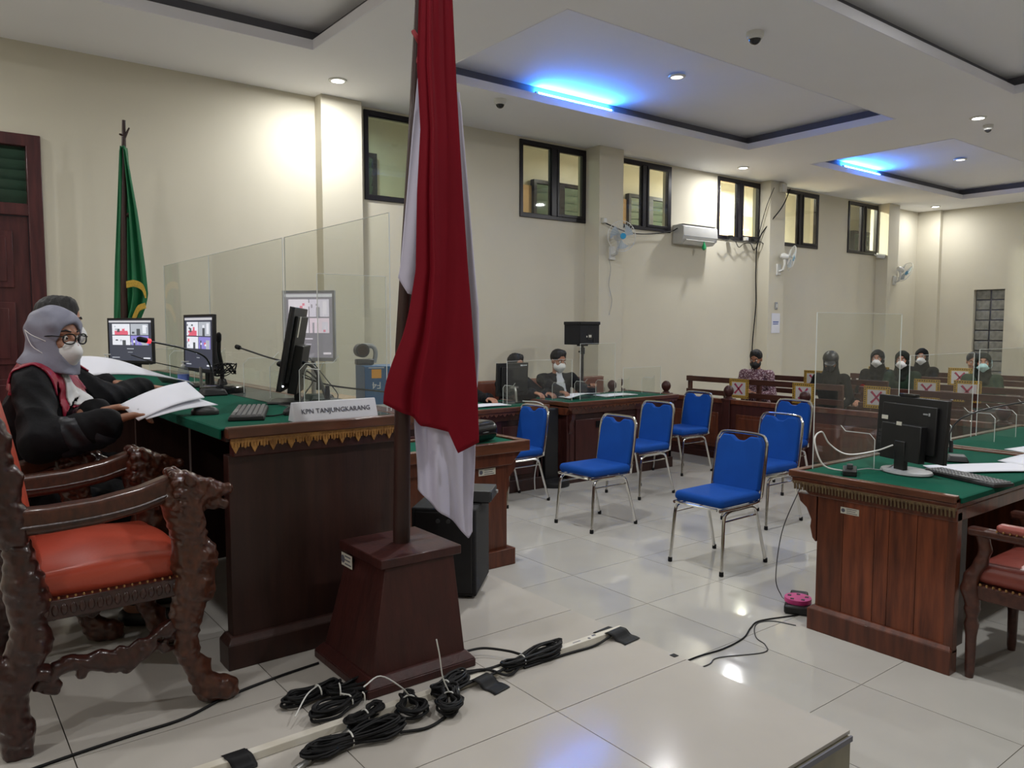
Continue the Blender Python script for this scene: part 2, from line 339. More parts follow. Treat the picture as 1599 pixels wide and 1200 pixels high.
def nets(V, ax, h):
    nx, ny, nz = V.shape; I = V < 0
    cs = [(i, j, k) for i in (0, 1) for j in (0, 1) for k in (0, 1)]
    sl = lambda A, c: A[c[0]:nx-1+c[0], c[1]:ny-1+c[1], c[2]:nz-1+c[2]]
    cnt = sum(sl(I, c).astype(np.int8) for c in cs); act = (cnt > 0) & (cnt < 8)
    idx = -np.ones(act.shape, int); A = np.argwhere(act); idx[act] = np.arange(len(A))
    acc = np.zeros((len(A), 3)); num = np.zeros(len(A))
    for c in cs:
        for a in range(3):
            if c[a]: continue
            e = list(c); e[a] = 1
            v0 = V[A[:, 0]+c[0], A[:, 1]+c[1], A[:, 2]+c[2]]; v1 = V[A[:, 0]+e[0], A[:, 1]+e[1], A[:, 2]+e[2]]
            x = (v0 < 0) != (v1 < 0); t = np.where(x, v0/np.where(x, v0-v1, 1), 0)
            p = np.tile(np.array(c, float), (len(A), 1)); p[:, a] += t
            acc += p*x[:, None]; num += x
    P = A+acc/num[:, None]; P = P*h+np.array([a[0] for a in ax]); F = []
    for a in range(3):
        b, c = (a+1) % 3, (a+2) % 3
        s0 = [slice(None)]*3; s1 = [slice(None)]*3; s0[a] = slice(0, -1); s1[a] = slice(1, None)
        X = I[tuple(s0)] != I[tuple(s1)]; E = np.argwhere(X)
        E = E[(E[:, b] > 0) & (E[:, c] > 0) & (E[:, b] < V.shape[b]-1) & (E[:, c] < V.shape[c]-1)]
        if not len(E): continue
        ins = I[E[:, 0], E[:, 1], E[:, 2]]
        def g(db, dc): Q = E.copy(); Q[:, b] += db; Q[:, c] += dc; return idx[Q[:, 0], Q[:, 1], Q[:, 2]]
        q = np.stack([g(-1, -1), g(0, -1), g(0, 0), g(-1, 0)], 1); q[~ins] = q[~ins][:, ::-1]; F.append(q)
    F = np.concatenate(F) if F else np.zeros((0, 4), int)
    return P, F
def join(*ms):
    o = 0; V = []; F = []
    for v, f in ms: V.append(v); F.append(f+o); o += len(v)
    return np.concatenate(V), np.concatenate(F)
def mks(name, vf, m, parent=None, **k):
    v, f = vf; k.setdefault('angle', 60)
    return mk(name, (v.tolist(), [tuple(q) for q in f.tolist()]), m, parent, **k)
def patch(vf, pred, off):
    """the faces of a mesh that satisfy a test, pushed outward"""
    v, f = vf; n = np.zeros_like(v)
    fn = np.cross(v[f[:, 2]]-v[f[:, 0]], v[f[:, 3]]-v[f[:, 1]])
    for k in range(4): np.add.at(n, f[:, k], fn)
    n /= np.maximum(np.linalg.norm(n, axis=1), 1e-12)[:, None]
    keep = pred(v[f].mean(1), fn/np.maximum(np.linalg.norm(fn, axis=1), 1e-12)[:, None]); g = f[keep]; u, inv = np.unique(g, return_inverse=True)
    return v[u]+n[u]*off, inv.reshape(g.shape)
# ------------------------------------------------------------------ floor and dais
fl = struct('floor', MB().box(-4, BX+.3, -3.6, WY+.2, -.12, -.003), M['grout'])
def tiles(parent, x0, nx, y0, ny, p, z, m, x1=None, y1=None, skip=None):
    g = .0035; a = MB().box(g/2, p-g/2, g/2, p-g/2, -.012, 0); me = None; first = None
    for i in range(nx):
        for j in range(ny):
            X = x0+i*p; Y = y0+j*p
            if skip and skip(X, Y): continue
            if first is None: first = mk('floor_tile', a, m, parent, loc=(X, Y, z), flat=True)
            else:
                o = bpy.data.objects.new('floor_tile', first.data); C.objects.link(o); o.parent = parent; o.location = (X, Y, z)
TP = .66
tiles(fl, 2.07, 10, -.231-2*TP, 14, TP, 0, M['tile'], skip=lambda X, Y: X+TP < 2.32 and Y > 1.2)
far = MB(); g = .0035
for i in range(-9, 24):
    for j in range(-5, 12):
        X = 2.07+i*TP; Y = -.231+j*TP
        if 0 <= i < 10 and j >= -2: continue
        if X+TP < 2.32 and Y > 1.2: continue
        far.box(X+g/2, X+TP-g/2, Y+g/2, min(Y+TP-g/2, WY), -.012, 0)
o = mk('distant_floor_tiles', far, M['tile'], fl, flat=True); o['kind'] = 'stuff'
dais = struct('floor_dais', MB().box(-4, 2.29, 1.21, WY+.1, -.05, DAIS-.015), M['riser'], bevel=.002)
nose = MB()
for k in range(10):      # dais tiles are laid from its front edge
    pass
first = None
for i in range(-6, 4):
    for j in range(-1, 9):
        X = .3216+(i-0)*TP if False else 2.30-(i+7)*TP; Y = 1.876+j*TP
        y0 = max(Y, 1.2); y1 = min(Y+TP, WY)
        if y0 >= y1-.02: continue
        if (j not in (-1, 8)) or first is None:
            pass
        a = MB().box(g/2, TP-g/2, g/2, (y1-y0)-g/2, -.012, 0)
        key = round(y1-y0, 3)
        if key in KIDS: q = bpy.data.objects.new('floor_tile', KIDS[key]); C.objects.link(q); q.parent = dais; q.location = (X, y0, DAIS)
        else: q = mk('floor_tile', a, M['tile2'], dais, loc=(X, y0, DAIS), flat=True); KIDS[key] = q.data
mk('edge_gap_shade', MB().box(-3.9, 2.294, 1.205, 1.212, DAIS-.03, DAIS-.013), M['cove'], dais)  # dark strip paints the shaded gap under the tile nose

# ------------------------------------------------------------------ ceiling with three rows of coffers
xs = [(-2.4, 2.85), (4.0, 9.05), (10.55, 15.7)]; ys = [(-1.9, .1), (1.3, 3.3), (4.5, 6.5)]
cb = MB(); cb.box(-4, BX+.3, -3.4, WY+.2, CEIL+.19, CEIL+.3)
ceil = struct('ceiling', cb, M['ceil'], flat=True)
so = MB(); lip = MB(); cv = MB()
ye = [-3.4]+[q for y in ys for q in y]+[WY+.2]; xe = [-4]+[q for x in xs for q in x]+[BX+.3]
for a in range(0, len(ye), 2): so.box(-4, BX+.3, ye[a], ye[a+1], CEIL, CEIL+.075)
for (y0, y1) in ys:
    for a in range(0, len(xe), 2): so.box(xe[a], xe[a+1], y0, y1, CEIL, CEIL+.075)
mk('soffit', so, M['ceil'], ceil, flat=True)
for (x0, x1) in xs:
    for (y0, y1) in ys:
        t = .012; l = MB().box(x0, x1, y0, y0+t, CEIL-.004, CEIL+.08).box(x0, x1, y1-t, y1, CEIL-.004, CEIL+.08).box(x0, x0+t, y0, y1, CEIL-.004, CEIL+.08).box(x1-t, x1, y0, y1, CEIL-.004, CEIL+.08)
        mk('coffer_lip', l, M['lip'], ceil, flat=True)
        c = .10; d = .02
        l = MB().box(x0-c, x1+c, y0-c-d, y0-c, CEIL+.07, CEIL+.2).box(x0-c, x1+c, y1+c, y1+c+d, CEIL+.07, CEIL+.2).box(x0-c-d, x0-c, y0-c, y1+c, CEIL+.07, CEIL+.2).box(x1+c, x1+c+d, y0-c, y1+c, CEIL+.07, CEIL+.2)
        mk('cove', l, M['cove'], ceil, flat=True)  # dark colour puts the cove shadow onto the walls above the lip
for i, (x, y, z, e) in enumerate(DOWN):
    up = z > CEIL+.1
    where = {0: 'bright round downlight beside the pilaster left of the big flag', 1: 'round downlight above the high window beyond the air conditioner', 2: 'round downlight in the far corner before the back wall',
             3: 'bright round downlight between the coffers beside a small dome camera', 12: 'small dim downlight inside the middle coffer', 13: 'small dim downlight inside the far coffer'}.get(i)
    if not where: continue
    t = thing('ceiling_downlight', where, 'light', (x, y, z), 0, 'ceiling downlights')
    mk('ring', MB().lathe([(.062, -.004), (.062, -.014), (.085, -.012), (.09, 0), (.06, .0)], 24), M['whitep'], t)
    mk('lens', MB().lathe([(.001, -.010), (.06, -.010), (.06, -.002), (.001, -.002)], 24), M['lensdim'] if up else M['lens'], t)
for x, y, lab in ((5.96, 6.56, 'glowing blue tube light in the cove of the middle coffer'), (12.15, 6.56, 'glowing blue tube light in the cove of the far coffer')):
    t = thing('cove_tube_light', lab, 'light', (x, y, CEIL+.105), 0, 'blue cove tubes')
    mk('tube', MB().tube([(-.55, 0, 0), (.55, 0, 0)], .018, 12), M['tube'], t)
    mk('end_cap', MB().tube([(-.58, 0, 0), (-.55, 0, 0)], .02, 12), M['whitep'], t); mk('end_cap', MB().tube([(.55, 0, 0), (.58, 0, 0)], .02, 12), M['whitep'], t)
    mk('batten', MB().box(-.58, .58, -.018, .018, -.032, -.019), M['whitep'], t)
for (x, y, r, lab) in ((5.52, 3.92, .07, 'dome camera with dark dome hanging nearest on the ceiling at the top'), (5.0, 6.68, .065, 'dome camera on the ceiling right of the big flag top'), (10.2, 3.97, .055, 'tiny dome camera beside the bright downlight at the right')):
    t = thing('dome_camera', lab, 'camera', (x, y, CEIL), 0, 'ceiling dome cameras')
    mk('base', MB().lathe([(r*.8, -.045), (r, -.03), (r*1.02, 0), (.01, 0)], 24), M['whitep'], t)
    mk('dome', MB().sphere((0, 0, -.045), (r*.72, r*.72, r*.75), 20, 12), M['cctv'], t)
    mk('camera_ring', MB().lathe([(r*.72, -.056), (r*.85, -.05), (r*.85, -.04), (r*.72, -.04)], 24), M['whitep'], t)

# ------------------------------------------------------------------ walls
win = [(3.98, 5.14), (6.14, 7.28), (7.86, 9.0), (10.1, 11.24), (11.84, 12.98), (14.0, 15.12)]; WZ0, WZ1 = 3.035, 4.0
wb = MB(); WT = .15; zt = 4.4
dx0, dx1, dz = -.75, .93, 3.26
wb.box(-4, dx0, WY, WY+WT, -.1, zt).box(dx0, dx1, WY, WY+WT, dz, zt)
xx = dx1
for a, b in win:
    wb.box(xx, a, WY, WY+WT, -.1, zt).box(a, b, WY, WY+WT, -.1, WZ0).box(a, b, WY, WY+WT, WZ1, zt); xx = b
wb.box(xx, BX+.2, WY, WY+WT, -.1, zt)
struct('wall_left', wb, M['wall'], flat=True)
# back wall with a tall strip of glass blocks
gy0, gy1, gz0, gz1 = 6.14, 6.70, .55, 2.38
bw = MB().box(BX, BX+.2, -3.4, gy0, -.1, zt).box(BX, BX+.2, gy1, WY+.1, -.1, zt).box(BX, BX+.2, gy0, gy1, -.1, gz0).box(BX, BX+.2, gy0, gy1, gz1, zt)
back = struct('wall_back', bw, M['wall'], flat=True)
gb = MB().box(.05, .13, -.126, .126, -.09, .09); fb = None
for i in range(2):
    for j in range(9):
        pos = (BX+.02 if j < 6 else BX+.045, gy0+.14+i*.28, gz0+.102+j*.2033)
        if fb is None: fb = mk('glass_block', gb, M['gblock'], back, loc=pos, bevel=.008)
        else: dup(fb, loc=pos)
mk('block_mortar', MB().box(BX+.12, BX+.19, gy0, gy1, gz0, gz1), M['cove'], back)
struct('wall_right', MB().box(-4, BX+.2, -3.5, -3.3, -.1, zt), M['wall'], flat=True)
struct('wall_front', MB().box(-4.1, -3.9, -3.4, WY+.1, -.1, zt), M['wall'], flat=True)
for (x0, x1, y) in ((3.42, 3.88, 7.64), (7.27, 7.72, 7.52), (11.2, 11.63, 7.58), (15.08, 15.5, 7.56)):
    struct('trim_pilaster', MB().box(x0, x1, y, WY, 0, CEIL), M['wall'], bevel=.004)
struct('trim_pilaster', MB().box(BX-.12, BX, 7.35, WY, 0, CEIL), M['wall'], bevel=.004)
# door at the far left: frame, transom with louvres, two panelled leaves
dm = MB().box(dx1-.11, dx1, WY-.03, WY+.1, DAIS, dz).box(dx0, dx0+.11, WY-.03, WY+.1, DAIS, dz).box(dx0, dx1, WY-.03, WY+.1, dz-.1, dz).box(dx0, dx1, WY-.02, WY+.09, 2.58, 2.68)
door = struct('door_1', dm, M['doorw'], bevel=.006)
for (a, b) in ((dx0+.11, .09), (.09, dx1-.11)):
    lf = mk('door_leaf', MB().box(a+.004, b-.004, WY+.01, WY+.05, DAIS+.01, 2.575), M['doorw'], door, bevel=.003)
    for z0, z1 in ((.55, 1.2), (1.32, 1.85), (1.97, 2.45)):
        mk('door_panel', MB().box(a+.12, b-.12, WY-.005, WY+.012, z0, z1).frustum((a+.17, b-.17, WY-.012, WY, z0+.05), (a+.17, b-.17, WY-.012, WY, z1-.05)), M['doorw'], lf, bevel=.012)
for k in range(6):
    mk('louvre_slat', MB().box(dx0+.11, dx1-.11, 0, .006, -.055, .055), M['louv'], door, loc=(0, WY+.04, 2.74+k*.085), rot=(.5, 0, 0))
# windows: frame, mullion, two sashes with panes
for i, (a, b) in enumerate(win):
    y0, y1 = WY-.02, WY+.06; t = .05
    f = MB().box(a, a+t, y0, y1, WZ0, WZ1).box(b-t, b, y0, y1, WZ0, WZ1).box(a, b, y0, y1, WZ0, WZ0+t).box(a, b, y0, y1, WZ1-t, WZ1)
    wn = struct('window_%d' % (i+1), f, M['frame'], bevel=.004)
    c = (a+b)/2 + (.10 if i == 0 else 0)
    mk('mullion', MB().box(c-.045, c+.045, y0, y1, WZ0+t, WZ1-t), M['frame'], wn, bevel=.004)
    for k, (p, q) in enumerate(((a+t, c-.045), (c+.045, b-t))):
        s_ = .035 if k else .012; e = -.03 if k else .0
        sa = MB().box(p, p+s_, y0+.02+e, y1-.02+e, WZ0+t, WZ1-t).box(q-s_, q, y0+.02+e, y1-.02+e, WZ0+t, WZ1-t).box(p, q, y0+.02+e, y1-.02+e, WZ0+t, WZ0+t+s_).box(p, q, y0+.02+e, y1-.02+e, WZ1-t-s_, WZ1-t)
        sa = mk('sash', sa, M['frame'], wn, bevel=.003)
        mk('pane', MB().box(p+s_, q-s_, WY+.005+e, WY+.010+e, WZ0+t+s_, WZ1-t-s_), M['pane'], sa, flat=True)
# corridor behind the high windows
struct('wall_corridor', MB().box(2, 20, 10.2, 10.3, 1.5, 4.9).box(2, 2.1, 7.95, 10.2, 1.5, 4.9).box(20, 20.1, 7.95, 10.2, 1.5, 4.9).box(2, 20, 7.95, 10.2, 1.4, 1.5), M['corr'], flat=True)
struct('ceiling_corridor', MB().box(2, 20, 7.96, 10.3, 4.6, 4.7), M['corr'], flat=True)
struct('trim_corridor', MB().box(6.0, 15.4, 10.15, 10.2, 1.5, 3.98), M['tan'], flat=True)
for n, (a, b, zt_) in enumerate(((4.5, 5.35, 4.1), (8.25, 9.4, 4.08), (10.5, 11.6, 4.08), (16.95, 17.5, 4.0), (18.4, 19.2, 4.0))):
    m_ = (a+b)/2; f = MB().box(a, a+.06, 10.08, 10.18, 2.6, zt_).box(b-.06, b, 10.08, 10.18, 2.6, zt_).box(a, b, 10.08, 10.18, zt_-.06, zt_).box(m_-.1, m_+.1, 10.08, 10.18, 2.6, zt_)
    wn = struct('window_%d' % (n+7), f, M['frame'])
    nk = 9
    for k in range(nk):
        for (p, q) in ((a+.06, m_-.1), (m_+.1, b-.06)):
            mk('louvre_slat', MB().box(p, q, -.004, .004, -.075, .075), M['louv'], wn, loc=(0, 10.13, zt_-.14-k*.13), rot=(.35, 0, 0))

# ------------------------------------------------------------------ furniture helpers
def scallops(mb, x0, x1, y, z, n, hh, th=.008, axis='x'):
    """row of pointed petals hanging below z"""
    wd = (x1-x0)/n
    for k in range(n):
        a = x0+k*wd; h = hh*(1.0 if k % 2 == 0 else .72); pts = [(a, z), (a+wd, z)]
        for t in (1, .85, .6, .5, .4, .15, 0):
            pts.append((a+t*wd, z-hh*.35-(h-hh*.35)*(1-abs(2*t-1))**.8))
        mb.prism(pts, y-th, y, 'y' if axis == 'x' else 'x')
def inv_label(parent, M4, w_=.075, h_=.028):
    l = mk('inventory_label', MB().box(-w_/2, w_/2, -h_/2, h_/2, 0, .0008), M['label'], parent, flat=True, label='pale inventory sticker'); l.data.transform(M4)
    a = mk('emblem', MB().lathe([(.001, 0), (h_*.32, 0), (h_*.32, .0012), (.001, .0012)], 12), M['ink'], l); a.data.transform(M4 @ Matrix.Translation((-w_*.36, 0, 0)))
    b = MB()
    for k, (p, q) in enumerate(((.30, .9), (.0, .8), (-.30, .95))): b.box(-w_*.18, -w_*.18+w_*.62*q, h_*(p-.05), h_*(p+.05), 0, .0012)
    b = mk('printed_lines', b, M['ink'], l, flat=True); b.data.transform(M4)
# ------------------------------------------------------------------ the judges' bench
jd = thing('judges_bench', 'long dark judges bench with green felt top and gold scalloped edge carving', 'desk', (1.25, 4.9, DAIS))
T0 = Matrix.Translation((-1.25, -4.9, -DAIS))
def jm(name, mb, m, **k): o = mk(name, mb, m, jd, **k); o.data.transform(T0); return o
JT = 1.27
jm('end_panel', MB().box(.90, 1.60, 2.88, 2.94, DAIS+.1, 1.17), M['dark'], bevel=.003)
jm('plinth', MB().box(.87, 1.63, 2.84, 2.95, DAIS, DAIS+.095).frustum((.87, 1.63, 2.84, 2.95, DAIS+.095), (.89, 1.61, 2.865, 2.95, DAIS+.115)), M['dark'], bevel=.003)
jm('front_panel', MB().box(1.54, 1.60, 2.94, 6.9, DAIS, 1.17), M['dark'], bevel=.003)
jm('end_panel', MB().box(.90, 1.60, 6.84, 6.9, DAIS, 1.17), M['dark'], bevel=.003)
jm('support_panel', MB().box(1.15, 1.58, 4.3, 4.34, DAIS, 1.17), M['dark'])
jm('support_panel', MB().box(1.15, 1.58, 5.6, 5.64, DAIS, 1.17), M['dark'])
jm('cornice', MB().box(.91, 1.64, 2.855, 2.90, 1.165, 1.255).box(1.58, 1.64, 2.86, 6.92, 1.165, 1.255), M['dark2'], bevel=.006)
jm('top_board', MB().box(.885, 1.66, 2.86, 6.95, 1.225, JT-.004), M['dark'], bevel=.003)
jm('table_cloth', MB().box(.875, 1.60, 2.875, 6.93, JT-.004, JT+.004).box(.868, .876, 2.875, 6.93, 1.235, JT+.003), M['green'], bevel=.002, label='green felt desk cover')
jm('edge_rim', MB().box(.885, 1.70, 2.83, 2.872, 1.238, JT+.010).box(1.60, 1.70, 2.83, 6.96, 1.238, JT+.010).box(.885, 1.70, 6.93, 6.97, 1.238, JT+.01), M['rim'], bevel=.006, label='red brown wooden rim')
sc_ = MB(); scallops(sc_, .90, 1.64, 2.853, 1.24, 21, .058); sc_.box(.90, 1.64, 2.843, 2.85, 1.222, 1.238)
jm('carved_border', sc_, M['gold'], flat=True, label='gold carved scalloped border')
for k in range(36):
    pass
gl = MB()
for k in range(63): gl.box(.903+k*.0118, .907+k*.0118, 2.842, 2.846, 1.205, 1.236)
jm('border_fluting', gl, M['gold'], flat=True)
# glass strip lying under the panes
tag(mk('desk_glass', MB().box(1.36, 1.60, 2.90, 5.4, JT+.004, JT+.008), M['clearp'], bevel=.001), 'clear glass strip lying on the judges bench along its outer rim', 'glass sheet')

# ------------------------------------------------------------------ acrylic screens
def screen(lab, origin, rz, L, z1, z0=0, feet=(.1,), wing=True, group=None, side=1):
    t = thing('acrylic_screen', lab, 'screen', origin, rz, group)
    mk('panel', MB().box(0, L, -.002, .002, z0, z1), M['acr'], t, flat=True)
    e = .0022; mk('panel_edge', MB().box(-e, .0, -e, e, z0, z1).box(L, L+e, -e, e, z0, z1).box(0, L, -e, e, z1, z1+.002), M['acre'], t, flat=True)
    for x in feet:
        f = mk('foot', MB().prism([(0, 0), (side*.20, 0), (side*.20, .16), (side*.17, .19), (side*.03, .19), (0, .22)], x-.002, x+.002, 'x'), M['acr'], t, flat=True)
        P = [(x, 0, .22), (x, side*.03, .19), (x, side*.17, .19), (x, side*.20, .16), (x, side*.20, 0)]
        mk('foot_edge', MB().tube(P, .0022, 4), M['acre'], f)
    return t
screen('clear acrylic screen at the wall end of the judges bench before the green flag', (1.63, 6.72, JT+.012), -PI/2, 1.19, .85, feet=(.3, .9), side=-1)
screen('clear acrylic screen mid judges bench behind the side-on monitor', (1.63, 5.52, JT+.012), -PI/2, 1.34, .85, feet=(.3, 1.25), side=-1)
screen('clear acrylic screen along the rim at the near end of the judges bench', (1.63, 4.15, JT+.012), -PI/2, 1.18, .85, feet=(.28, .66), side=-1)
screen('low clear acrylic screen crossing the near end of the judges bench behind the name plate', (1.30, 2.97, JT+.010), 0, .31, .58, feet=(.02,), side=1)

# ------------------------------------------------------------------ defence desks at the right
def desk_right(x0, x1, lab, near):
    t = thing('defence_desk', lab, 'desk', ((x0+x1)/2, 1.95, 0)); T = Matrix.Translation((-(x0+x1)/2, -1.95, 0))
    def q(n, mb, m, **k): o = mk(n, mb, m, t, **k); o.data.transform(T); return o
    y0, y1 = 1.57, 2.26
    ws = [0, .22, .40, .52, 1.0]
    ws = [0, .215, .42, .53, .78, 1]
    for k in range(5):
        q('plank', MB().box(x0+.03, x0+.055, y0+.012+(y1-y0-.02)*ws[k]+.001, y0+.012+(y1-y0-.02)*ws[k+1]-.001, .1, .76), M['plank'], bevel=.0015)
    q('corner_stile', MB().box(x0+.02, x0+.07, y0-.03, y0+.012, .1, .78), M['mid'], bevel=.003)
    q('plinth', MB().box(x0, x0+.075, y0-.03, y1+.02, 0, .115).frustum((x0, x0+.075, y0-.03, y1+.02, .115), (x0+.02, x0+.06, y0-.02, y1, .135)), M['mid'], bevel=.003)
    q('front_panel', MB().box(x0+.05, x1-.05, y1-.04, y1, 0, .78), M['mid'], bevel=.003)
    q('plinth', MB().box(x0+.05, x1-.05, y1, y1+.02, 0, .115), M['mid'], bevel=.003)
    q('end_panel', MB().box(x1-.07, x1-.04, y0, y1, 0, .78), M['mid'])
    q('pedestal', MB().box(x0+.075, x0+.46, y0+.10, y1-.045, .0, .78), M['dark'])
    q('cornice', MB().prism([(y0-.03, .735), (y1+.03, .735), (y1+.12, .80), (y0-.03, .80)], x0+.012, x1-.02, 'x').box(x0-.005, x1-.0, y0-.03, y1+.13, .80, .825), M['mid'], bevel=.005)
    q('bracket', MB().prism([(y1, .48), (y1+.02, .50), (y1+.035, .56), (y1+.03, .60), (y1+.06, .66), (y1+.10, .69), (y1+.115, .735), (y1, .735)], x0+.03, x0+.07, 'x'), M['mid'], bevel=.004)
    b = MB(); n = 46
    for k in range(n):
        yy = y0-.03+(y1-y0+.15)*k/n; b.tube([(x0-.008, yy+.006, .762), (x0-.012, yy+.006, .80)], .006, 6)
    q('carved_border', b.box(x0-.012, x0+.01, y0-.03, y1+.12, .792, .806), M['olive'], angle=60, label='dull gold beaded border')
    q('top_board', MB().box(x0, x1, y0-.03, y1+.14, .82, .845), M['mid'])
    q('table_cloth', MB().box(x0+.03, x1-.03, y0-.035, y1+.11, .845, .852).box(x0+.03, x1-.03, y0-.042, y0-.034, .825, .851), M['green'], bevel=.002, label='green felt desk cover')
    q('edge_rim', MB().box(x0-.01, x0+.032, y0-.03, y1+.15, .826, .862).box(x0, x1, y1+.108, y1+.15, .826, .862).box(x1-.032, x1+.01, y0-.03, y1+.15, .826, .862), M['rim'] , bevel=.005, label='polished red brown rim')
    if near: inv_label(t, T @ frame4((x0+.028, 2.07, .685), (0, -1, 0), (0, 0, 1)), .10, .034)
    return t
desk_right(3.80, 5.38, 'near defence desk with grained plank end panel and green felt top', True)
desk_right(5.44, 7.0, 'second defence desk with green felt top behind the near one', False)
screen('clear acrylic screen at the left end of the near defence desk', (3.9, 2.33, .864), 0, .95, .86, feet=(.28,), side=-1)
screen('clear acrylic screen behind the black computer on the near defence desk', (4.98, 2.33, .864), 0, .95, .60, feet=(.15, .82), side=-1)
screen('clear acrylic screen on the second defence desk behind the gooseneck microphone', (6.02, 2.33, .864), 0, .9, .62, feet=(.15, .75), side=-1)

# ------------------------------------------------------------------ prosecutors' desks on the far side
def desk_far(x0, x1, lab):
    t = thing('prosecution_desk', lab, 'desk', ((x0+x1)/2, 6.3, 0)); T = Matrix.Translation((-(x0+x1)/2, -6.3, 0))
    def q(n, mb, m, **k): o = mk(n, mb, m, t, **k); o.data.transform(T); return o
    y0, y1 = 6.0, 6.68
    n = 3; wd = (x1-x0-.1)/n
    q('front_board', MB().box(x0+.06, x1-.06, y0+.02, y0+.05, .1, .76), M['dark'])
    for k in range(n):
        a = x0+.06+k*wd; q('front_panel', MB().box(a+.07, a+wd-.07, y0+.005, y0+.03, .16, .66), M['dark2'], bevel=.006)
    for k in range(n+1): q('stile', MB().box(x0+.03+k*wd-.0, x0+.03+k*wd+.075, y0, y0+.03, .1, .76), M['dark2'], bevel=.004)
    q('plinth', MB().box(x0, x1, y0-.03, y0+.05, 0, .12), M['dark'], bevel=.004)
    for a in (x0, x1-.045): q('end_panel', MB().box(a, a+.045, y0, y1, 0, .78), M['dark2'], bevel=.004)
    q('cornice', MB().prism([(y0, .72), (y0-.06, .80), (y1, .80), (y1, .72)], x0-.03, x1+.03, 'x'), M['mid'], bevel=.004)
    b = MB(); scallops(b, x0-.03, x1+.03, y0-.055, .815, int((x1-x0)/.05), .045); q('carved_border', b, M['rim'], flat=True)
    for a in (x0+.02, x1-.07): q('bracket', MB().prism([(y0, .52), (y0-.02, .56), (y0-.015, .62), (y0-.05, .68), (y0-.055, .73), (y0, .73)], a, a+.05, 'x'), M['dark2'])
    q('table_cloth', MB().box(x0, x1, y0-.03, y1+.02, .838, .848), M['green'], label='green felt desk cover')
    q('edge_rim', MB().box(x0-.04, x1+.04, y0-.075, y0-.03, .815, .858).box(x0-.04, x0, y0-.07, y1+.03, .815, .858).box(x1, x1+.04, y0-.07, y1+.03, .815, .858).box(x0, x1, y0-.03, y1, .80, .838), M['rim'], bevel=.005)
    q('socket_plate', MB().box(x0+.42, x0+.52, y0-.004, y0+.02, .56, .63).box(x0+.44, x0+.47, y0-.008, y0, .58, .61), M['blackg'])
    return t
desk_far(3.35, 5.02, 'dark wood prosecution desk at the left under the black monitor')
desk_far(5.36, 7.0, 'dark wood prosecution desk at the right reaching to the fence')
for k, (x, L, h, lab) in enumerate(((4.62, .86, .44, 'clear acrylic screen in front of the black monitor on the prosecution desk'), (5.6, .52, .60, 'narrow clear acrylic screen before the seated prosecutor'), (6.25, .62, .32, 'low clear acrylic screen at the right end of the prosecution desk'))):
    screen(lab, (x, 6.06, .862), 0, L, h, feet=(.1, L-.1), side=1)

# ------------------------------------------------------------------ clerk's table near the dais
ct = thing('clerk_table', 'small red brown clerk table with green top and inventory sticker behind the black loudspeaker', 'table', (2.86, 4.38, 0)); T = Matrix.Translation((-2.86, -4.38, 0))
def q(n, mb, m, **k): o = mk(n, mb, m, ct, **k); o.data.transform(T); return o
q('near_panel', MB().box(2.42, 3.20, 4.20, 4.235, .1, .78), M['mid'], bevel=.003)
q('plinth', MB().box(2.38, 3.245, 4.16, 4.24, 0, .115).box(3.17, 3.245, 4.16, 4.62, 0, .115), M['mid'], bevel=.004)
q('end_panel', MB().box(3.165, 3.20, 4.235, 4.6, .1, .78), M['mid']); q('far_panel', MB().box(2.42, 3.20, 4.57, 4.6, .02, .78), M['mid'])
q('cornice', MB().prism([(2.42, .70), (3.22, .70), (3.31, .79), (2.36, .79)], 4.17, 4.6, 'y'), M['mid'], bevel=.004)
q('bracket', MB().prism([(3.20, .5), (3.225, .55), (3.22, .61), (3.27, .66), (3.28, .72), (3.20, .72)], 4.2, 4.25, 'y'), M['mid'])
q('edge_rim', MB().box(2.34, 3.35, 4.13, 4.18, .79, .865).box(3.30, 3.35, 4.13, 4.64, .79, .865).box(2.34, 3.35, 4.6, 4.64, .79, .865), M['rim'], bevel=.006)
q('table_cloth', MB().box(2.35, 3.30, 4.18, 4.6, .80, .850), M['green'], label='green felt desk cover')
inv_label(ct, T @ frame4((3.03, 4.197, .665), (1, 0, 0), (0, 0, 1)), .14, .045)
# ------------------------------------------------------------------ fence, pews and their signs
FX = 7.9
fn = thing('courtroom_fence', 'low dark panelled wooden fence with round finials dividing off the public pews', 'fence', (FX, 3.8, 0)); T = Matrix.Translation((-FX, -3.8, 0))
def q(n, mb, m, **k): o = mk(n, mb, m, fn, **k); o.data.transform(T); return o
ys_ = [7.74, 6.87, 5.87, 4.84, 3.84, 2.84, 1.84]
fp = MB().box(-.055, .055, -.055, .055, 0, .76).frustum((-.065, .065, -.065, .065, .735), (-.065, .065, -.065, .065, .765))
fin = MB().lathe([(.05, .76), (.05, .775), (.03, .79), (.038, .80), (.058, .83), (.063, .86), (.055, .89), (.035, .915), (.012, .925)], 16)
for k, y in enumerate(ys_):
    p = mk('post', fp, M['dark2'], fn, bevel=.005); p.location = (0, y-3.8, 0); f = mk('finial', fin, M['dark2'], p, angle=50)
p = mk('post', fp, M['dark2'], fn, bevel=.005); p.location = (7.42-FX, 7.40-3.8, 0); mk('finial', fin, M['dark2'], p, angle=50)
q('rail', MB().box(-.28, .28, -.03, .03, .70, .755, Matrix.Translation((7.66, 7.14, 0)) @ Matrix.Rotation(-.83, 4, 'Z')), M['mid'], bevel=.005)
q('panel', MB().box(-.28, .28, -.02, .02, .02, .70, Matrix.Translation((7.66, 7.14, 0)) @ Matrix.Rotation(-.83, 4, 'Z')), M['dark2'])
